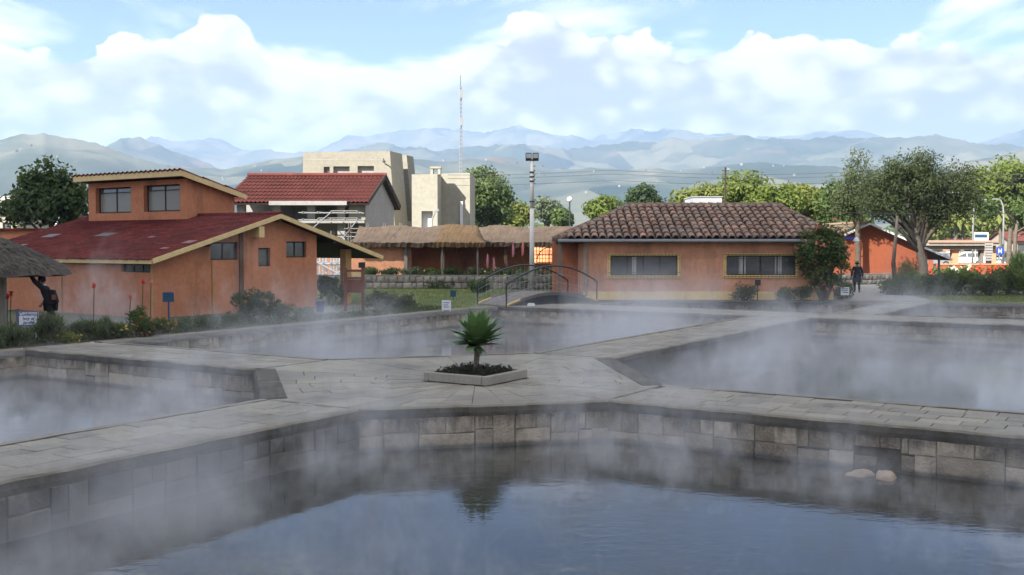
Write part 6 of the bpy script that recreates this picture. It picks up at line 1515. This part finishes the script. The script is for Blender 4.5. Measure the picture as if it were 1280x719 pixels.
for i, (px, py, hw_, h_, fl_) in enumerate(((1172, 346, 14, 11, 'red_flower'), (1196, 346, 14, 12, 'white_flower'), (1216, 346, 13, 11, 'red_flower'), (1246, 345, 14, 13, 'red_flower'), (1268, 345, 12, 12, 'red_flower'))):
    shrub(('red flowering shrub beside the olive trunk', 'white flowering shrub below the portico column', 'red flowering shrub below the shop sign', 'red flowering shrub before the low street wall', 'rightmost red flowering shrub before the low street wall')[i], px, py, hw_, h_, 900, .2, 'leaf_mid', (fl_, 40, .2), name='flowering_shrub', group='flowering shrubs before the street wall', crad=.3)
shrub('spiky dark shrub at the right edge before the street wall', 1276, 348, 14, 34, 1400, .5, 'leaf_dark', aspect=.1, up=2., crad=.4)
# middle: plants on and before the low stone wall
for i, (px, py, hw_, h_, lab, mt) in enumerate(((478, 389, 22, 27, 'round grey bush in the steam on the lawn', 'leaf_grey'), (506, 386, 16, 16, 'smaller low bush right of the round grey bush', 'leaf_grey'), (412, 382, 22, 38, 'tall pale bush behind the porch', 'leaf_grey'), (552, 361, 26, 13, 'wide low dark bush at the foot of the stone wall', 'leaf_dark'), (600, 366, 18, 17, 'bush left of the footbridge', 'leaf_mid'), (655, 361, 26, 22, 'hazy bush behind the crown of the footbridge', 'leaf_grey'), (705, 364, 22, 26, 'hazy bush behind the right end of the footbridge', 'leaf_mid'), (735, 372, 9, 8, 'small yellow flowering plant at the end of the footbridge', 'leaf_yellow'))):
    shrub(lab, px, py, hw_, h_, 1700, .12, mt, ('yellow_flower', 20, .06) if i == 7 else None)
for i in range(10):
    b = Vector((X_(462+26*i, 63.5), 63.5, .6)); SEED[0] += 1
    plant('hedge_plant', ('hedge plant on the stone wall nearest the porch', 'second plant along the top of the stone wall', 'third plant along the top of the stone wall', 'fourth plant along the top of the stone wall', 'fifth plant along the top of the stone wall', 'sixth plant along the top of the stone wall', 'seventh plant along the top of the stone wall', 'eighth plant along the top of the stone wall', 'ninth plant along the top of the stone wall', 'plant on the stone wall below the arched gate')[i], 'plant', b, lumpy(.75, .55, SEED[0], 5), 900, 24, .2, .13, ('leaf_mid', 'leaf_dark', 'leaf_grey')[i % 3], None, 'bark', 5, .2, .5, ('white_flower', 8, .07) if i % 4 == 2 else None, 'plants along the top of the low stone wall')
def stalk(label, base, h, fm, name='torch_lily', lean=.04, r_=.034, hl=.15):
    t = thing(name, label, 'flower', base); mb = MB(); mb.tube([(0, 0, 0), (lean*.3, 0, h*.5), (lean, 0, h)], .012, 5); mb.build('stem', 'leaf_mid', t)
    mb = MB(); mb.lathe([(.004, -hl*.55), (r_*.8, -hl*.35), (r_, 0), (r_*.6, hl*.3), (.004, hl*.5)], 7, 0, (lean, 0, h)); f = mb.build('flower', fm, t)
    g_ = np.random.default_rng(int(h*1000)); P = np.stack([lean+g_.normal(0, r_*.7, 60), g_.normal(0, r_*.7, 60), h+g_.uniform(-hl*.5, hl*.45, 60)], 1); N = P-np.array([lean, 0, h]); link('petals', leaves_mesh('petals', P, N, .06, fm, .5, -1), t)['kind'] = 'stuff'
for i, (px, py, yt, fm, lab) in enumerate(((9, 421, 371, 'red_flower', 'taller red torch lily at the far left'), (13, 421, 367, 'red_flower', 'slim red torch lily right beside the far left one'), (117, 414, 357, 'red_flower', 'tall red torch lily against the front of the orange wall'), (178, 411, 352, 'red_flower', 'red torch lily near the corner of the orange wall'), (162, 411, 372, 'rose', 'faded brown red torch lily below the slit window'), (188, 411, 354, 'rose', 'faded torch lily right at the corner of the orange wall'))):
    b = at(px, py); stalk(lab, b, Z_(yt, b.y), fm)
for i, px in enumerate((608, 616, 640, 652, 690)):
    b = at(px, 366); b.y = 57; b.x = X_(px, 57); stalk(('pale reddish flower spike left behind the footbridge', 'second pale flower spike behind the footbridge', 'tall pink flower spike left of the floodlight pole', 'pink flower spike nearest the floodlight pole', 'pale flower spike right of the floodlight pole')[i], b, Z_((326, 330, 312, 310, 322)[i], 57), ('pink_flower', 'pink_flower', 'pink_flower', 'rose', 'white_flower')[i], 'hollyhock', .06, .07, .8)
# flower bed before the orange building
bed = [(14, 432, 24, 30, 'leaf_grey', 'grey grass clump at the left edge below the shelter', None, 1), (62, 428, 24, 36, 'leaf_grey', 'tall soft grass clump right of the notice board', None, 1), (104, 424, 17, 22, 'leaf_grey', 'soft grey clump before the man', None, 1), (86, 428, 11, 9, 'leaf_yellow', 'small mound of pale yellow flowers at the kerb', 'yellow_flower', 0), (128, 424, 16, 26, 'leaf_olive', 'upright olive clump below the torch lily', None, 1),
       (150, 423, 16, 18, 'leaf_mid', 'low leafy plant dotted with yellow flowers', 'yellow_flower', 0), (172, 418, 17, 38, 'leaf_mid', 'tallest green shrub by the corner of the orange wall', None, 0), (186, 421, 18, 22, 'leaf_dark', 'dark leafy plant below the tallest shrub', 'orange_flower', 0), (206, 417, 16, 20, 'leaf_mid', 'plant covered with orange flowers under the blue sign', 'orange_flower', 0), (232, 414, 15, 18, 'leaf_grey', 'grey leafy plant right of the blue sign', None, 0),
       (258, 411, 16, 20, 'leaf_grey', 'grey plant in the steam before the gable wall', None, 0), (315, 404, 36, 44, 'leaf_dark', 'big dark rounded bush in steam before the gable wall', None, 0), (352, 401, 16, 20, 'leaf_grey', 'pale bush at the right of the big dark bush', None, 0), (380, 397, 14, 12, 'leaf_mid', 'low bush at the right end of the gable wall', None, 0), (290, 408, 14, 14, 'leaf_grey', 'low pale plant left of the big dark bush', None, 0), (-12, 436, 24, 30, 'leaf_grey', 'grass clump beyond the left picture edge', None, 1)]
for px, py, hw_, h_, mt, lab, fl_, gr in bed:
    big = hw_ > 30
    shrub(lab, px, py, hw_, h_, 3200 if big else (1500 if gr else 1300), .26 if gr else (.10 if big else .075), mt, (fl_, 42 if fl_ == 'orange_flower' else 30, .05) if fl_ else None, name='grass_clump' if gr else 'garden_plant', cat='plant' if not big else 'bush', crad=.13, aspect=.07 if gr else .5, up=2.2 if gr else .2, nclump=60 if big else 36)
# low weeds along the kerbs and in the bed, uncountable
g_ = np.random.default_rng(12); k_ = 9000; aa = g_.uniform(-8, 17, k_); bb_ = LB+.15+g_.uniform(0, 1, k_)**1.4*np.where(aa < 7, 4.8, 1.0)
P = np.array([tuple(G(a, b, .0)) for a, b in zip(aa, bb_)]); P[:, 2] = g_.uniform(.02, .16, k_)
tag(link('low_weeds', leaves_mesh('low_weeds', P, np.tile(np.array([[0, 0, .4]]), (k_, 1)), .12, 'leaf_olive', .25, 1.2, 4)), 'low weeds covering the soil of the long flower bed', kind='stuff')
def tufts(poly, k, lab, mat, size, seed):
    g_ = np.random.default_rng(seed); xs = np.array([p.x for p in poly]); ys = np.array([p.y for p in poly]); out = []
    from mathutils.geometry import intersect_point_tri_2d
    tri = [[poly[i] for i in t] for t in tessellate_polygon([poly])]; ar = np.array([abs((b-a).cross(c-a).z) for a, b, c in tri]); ar /= ar.sum()
    for (a, b, c), n_ in zip(tri, (ar*k).astype(int)):
        r1 = np.sqrt(g_.uniform(0, 1, n_))[:, None]; r2 = g_.uniform(0, 1, n_)[:, None]; out.append((1-r1)*np.array(a)+r1*(1-r2)*np.array(b)+r1*r2*np.array(c))
    P = np.concatenate(out); P[:, 2] = size*.42; tag(link('grass', leaves_mesh('grass', P, np.tile(np.array([[0, 0, .05]]), (len(P), 1)), size, mat, .12, 3., seed)), lab, kind='stuff')
tufts([at(420, 390.5), at(588, 385.5), at(640, 362), at(560, 359.5), at(470, 360), at(400, 366)], 16000, 'short grass on the lawn behind the back pool', 'grass_blade', .10, 21)
tufts([at(1167, 376.2), at(1280, 379), at(1400, 382), at(1400, 369.5), at(1120, 367.5)], 12000, 'short grass on the lawn strip at the right', 'grass_blade', .10, 22)

# ------------------------------------------------------------------ steam over the pools and the air
def steam_mat(name, dens, thr, z0_, z1_, sc, seed, hgt=.5, base=.1, aniso=.2):
    m, k = newmat(name)
    g = k.n('ShaderNodeTexCoord').outputs['Object']
    gen = k.n('ShaderNodeSeparateXYZ', {0: k.n('ShaderNodeTexCoord').outputs['Generated']})
    z = k.n('ShaderNodeSeparateXYZ', {0: g}).outputs[2]
    wp = k.n('ShaderNodeVectorMath', {0: k.n('ShaderNodeTexNoise', {'Vector': k.mapping(g, (sc*.9, sc*.9, sc*.6), (seed*3, 1, seed))}).outputs[1], 'Scale': 1.1/sc}, operation='SCALE').outputs[0]
    gw_ = k.n('ShaderNodeVectorMath', {0: g, 1: wp}, operation='ADD').outputs[0]
    n = k.noise(k.mapping(gw_, (sc, sc, sc*.62), (seed, seed*.7, 0)), 1., 5, .58)
    big = k.noise(k.mapping(g, (sc*.33, sc*.33, .02), (seed*2, 3, 0)), 1., 2, .5)
    zn = k.rng(z, z0_, z1_); hf = k.m('POWER', k.m('SUBTRACT', 1., zn), hgt*4)
    v = k.m('ADD', k.m('MULTIPLY', n, .95), k.m('MULTIPLY', k.m('SUBTRACT', big, .5), .75))
    d = k.rng(k.m('ADD', v, k.m('MULTIPLY', hf, .10)), thr, thr+.16, 0, 1, smooth=True)
    d = k.m('ADD', d, k.m('MULTIPLY', k.m('POWER', k.m('SUBTRACT', 1., zn), 7.), base))
    ed = k.m('MULTIPLY', k.rng(k.m('MINIMUM', gen.outputs[0], k.m('SUBTRACT', 1., gen.outputs[0])), 0, .06), k.rng(k.m('MINIMUM', gen.outputs[1], k.m('SUBTRACT', 1., gen.outputs[1])), 0, .06))
    d = k.m('MULTIPLY', k.m('MULTIPLY', d, hf), k.m('MULTIPLY', ed, dens))
    vol = k.n('ShaderNodeVolumePrincipled', {'Color': (.96, .97, 1.), 'Density': d, 'Anisotropy': aniso})
    k.n('ShaderNodeOutputMaterial', {'Volume': vol.outputs[0]})
    return name
def steam(label, a0, a1, b0, b1, top, dens, thr, sc, seed, hgt=.5, base=.1):
    z0_ = WZ+.01
    mb = MB(); mb.bx(a0, a1, b0, b1, z0_, top)
    o = mb.build('steam', steam_mat('steam_%d' % seed, dens, thr, z0_, top, sc, seed, hgt, base), loc=GC, rz=GANG)
    o['kind'] = 'stuff'; o['label'] = label; return o
STEAM = 1
if STEAM:
    steam('thin steam drifting along the walls of the nearest pool', -12, .3, -12, .3, 1.6, .55, .617, .62, 3, .36, .04)
    steam('steam hanging along the dark left wall of the nearest pool', -13, -3.4, -4.2, .2, 1.1, .44, .56, .55, 64, .4, .08)
    steam('steam over the left pool', -13.5, -.6, .4, 12.5, 1.5, .55, .55, .5, 11, .4, .12)
    steam('thick steam over the back pool', .2, 20.3, .5, 13.5, 2.2, .34, .565, .36, 23, .35, .17)
    steam('thick steam over the right pool', .2, 20.3, -18, -.5, 2.2, .36, .57, .36, 31, .35, .22)
    steam('steam drifting over the far narrow pools and the footbridge', 20.5, 31, -6, 15, 3.2, .2, .585, .3, 47, .35, .06)
    steam('puff of steam drifting before the gable wall of the orange building', 2, 14, 12.6, 18.0, 3.4, .5, .55, .36, 52, .25, 0)
mb = MB(); mb.bx(-8800, 8800, -60, 8600, -2.6, 800); o = mb.build('haze', steam_mat('haze_air', 1, .5, 0, 1, 1, 1))
m, k = newmat('haze_air'); vol = k.n('ShaderNodeVolumePrincipled', {'Color': (.50, .68, .98), 'Density': 1.85e-4, 'Anisotropy': .1}); k.n('ShaderNodeOutputMaterial', {'Volume': vol.outputs[0]})
o.data.materials.clear(); o.data.materials.append(m); o['kind'] = 'stuff'; o['label'] = 'pale blue mountain haze'

# unseen cloud overhead, behind the camera, shaped to keep the pools in shade while the town behind is in the sun
cz_ = 1150.; cc = Vector((0, -12, 0))+SUNV*(cz_/SUNV.z)
rs = random.Random(2); mbs = bmesh.new()
def puff(x, y, z, rx, ry, rz_):
    r_ = bmesh.ops.create_icosphere(mbs, subdivisions=3, radius=1)
    for v in r_['verts']:
        n_ = 1+.16*mnoise.noise(v.co*1.8+Vector((x, y, z))*.01); v.co = Vector((x+v.co.x*rx*n_, y+v.co.y*ry*n_, z+v.co.z*rz_*n_))
puff(0, 0, 0, 230, 80, 9)
for i in range(26): puff(rs.uniform(-190, 190), rs.uniform(-66, 54), rs.uniform(0, 5), rs.uniform(30, 60), rs.uniform(20, 30), rs.uniform(8, 12))
puff(58, 58, 2, 46, 28, 8)
me = bpy.data.meshes.new('shade_cloud'); mbs.to_mesh(me); mbs.free(); m, k = newmat('shade_cloud_white')       # thin cloud: part of the sunlight comes through
x_ = k.n('ShaderNodeMixShader', {0: .58, 1: k.n('ShaderNodeBsdfTransparent').outputs[0], 2: k.n('ShaderNodeBsdfDiffuse', {'Color': (.85, .86, .88)}).outputs[0]})
k.n('ShaderNodeOutputMaterial', {'Surface': x_.outputs[0]})
me.materials.append(MATS['shade_cloud_white'])
tag(link('shade_cloud', me, None, cc), 'unseen cumulus overhead, shaped to shade the pools', kind='structure')
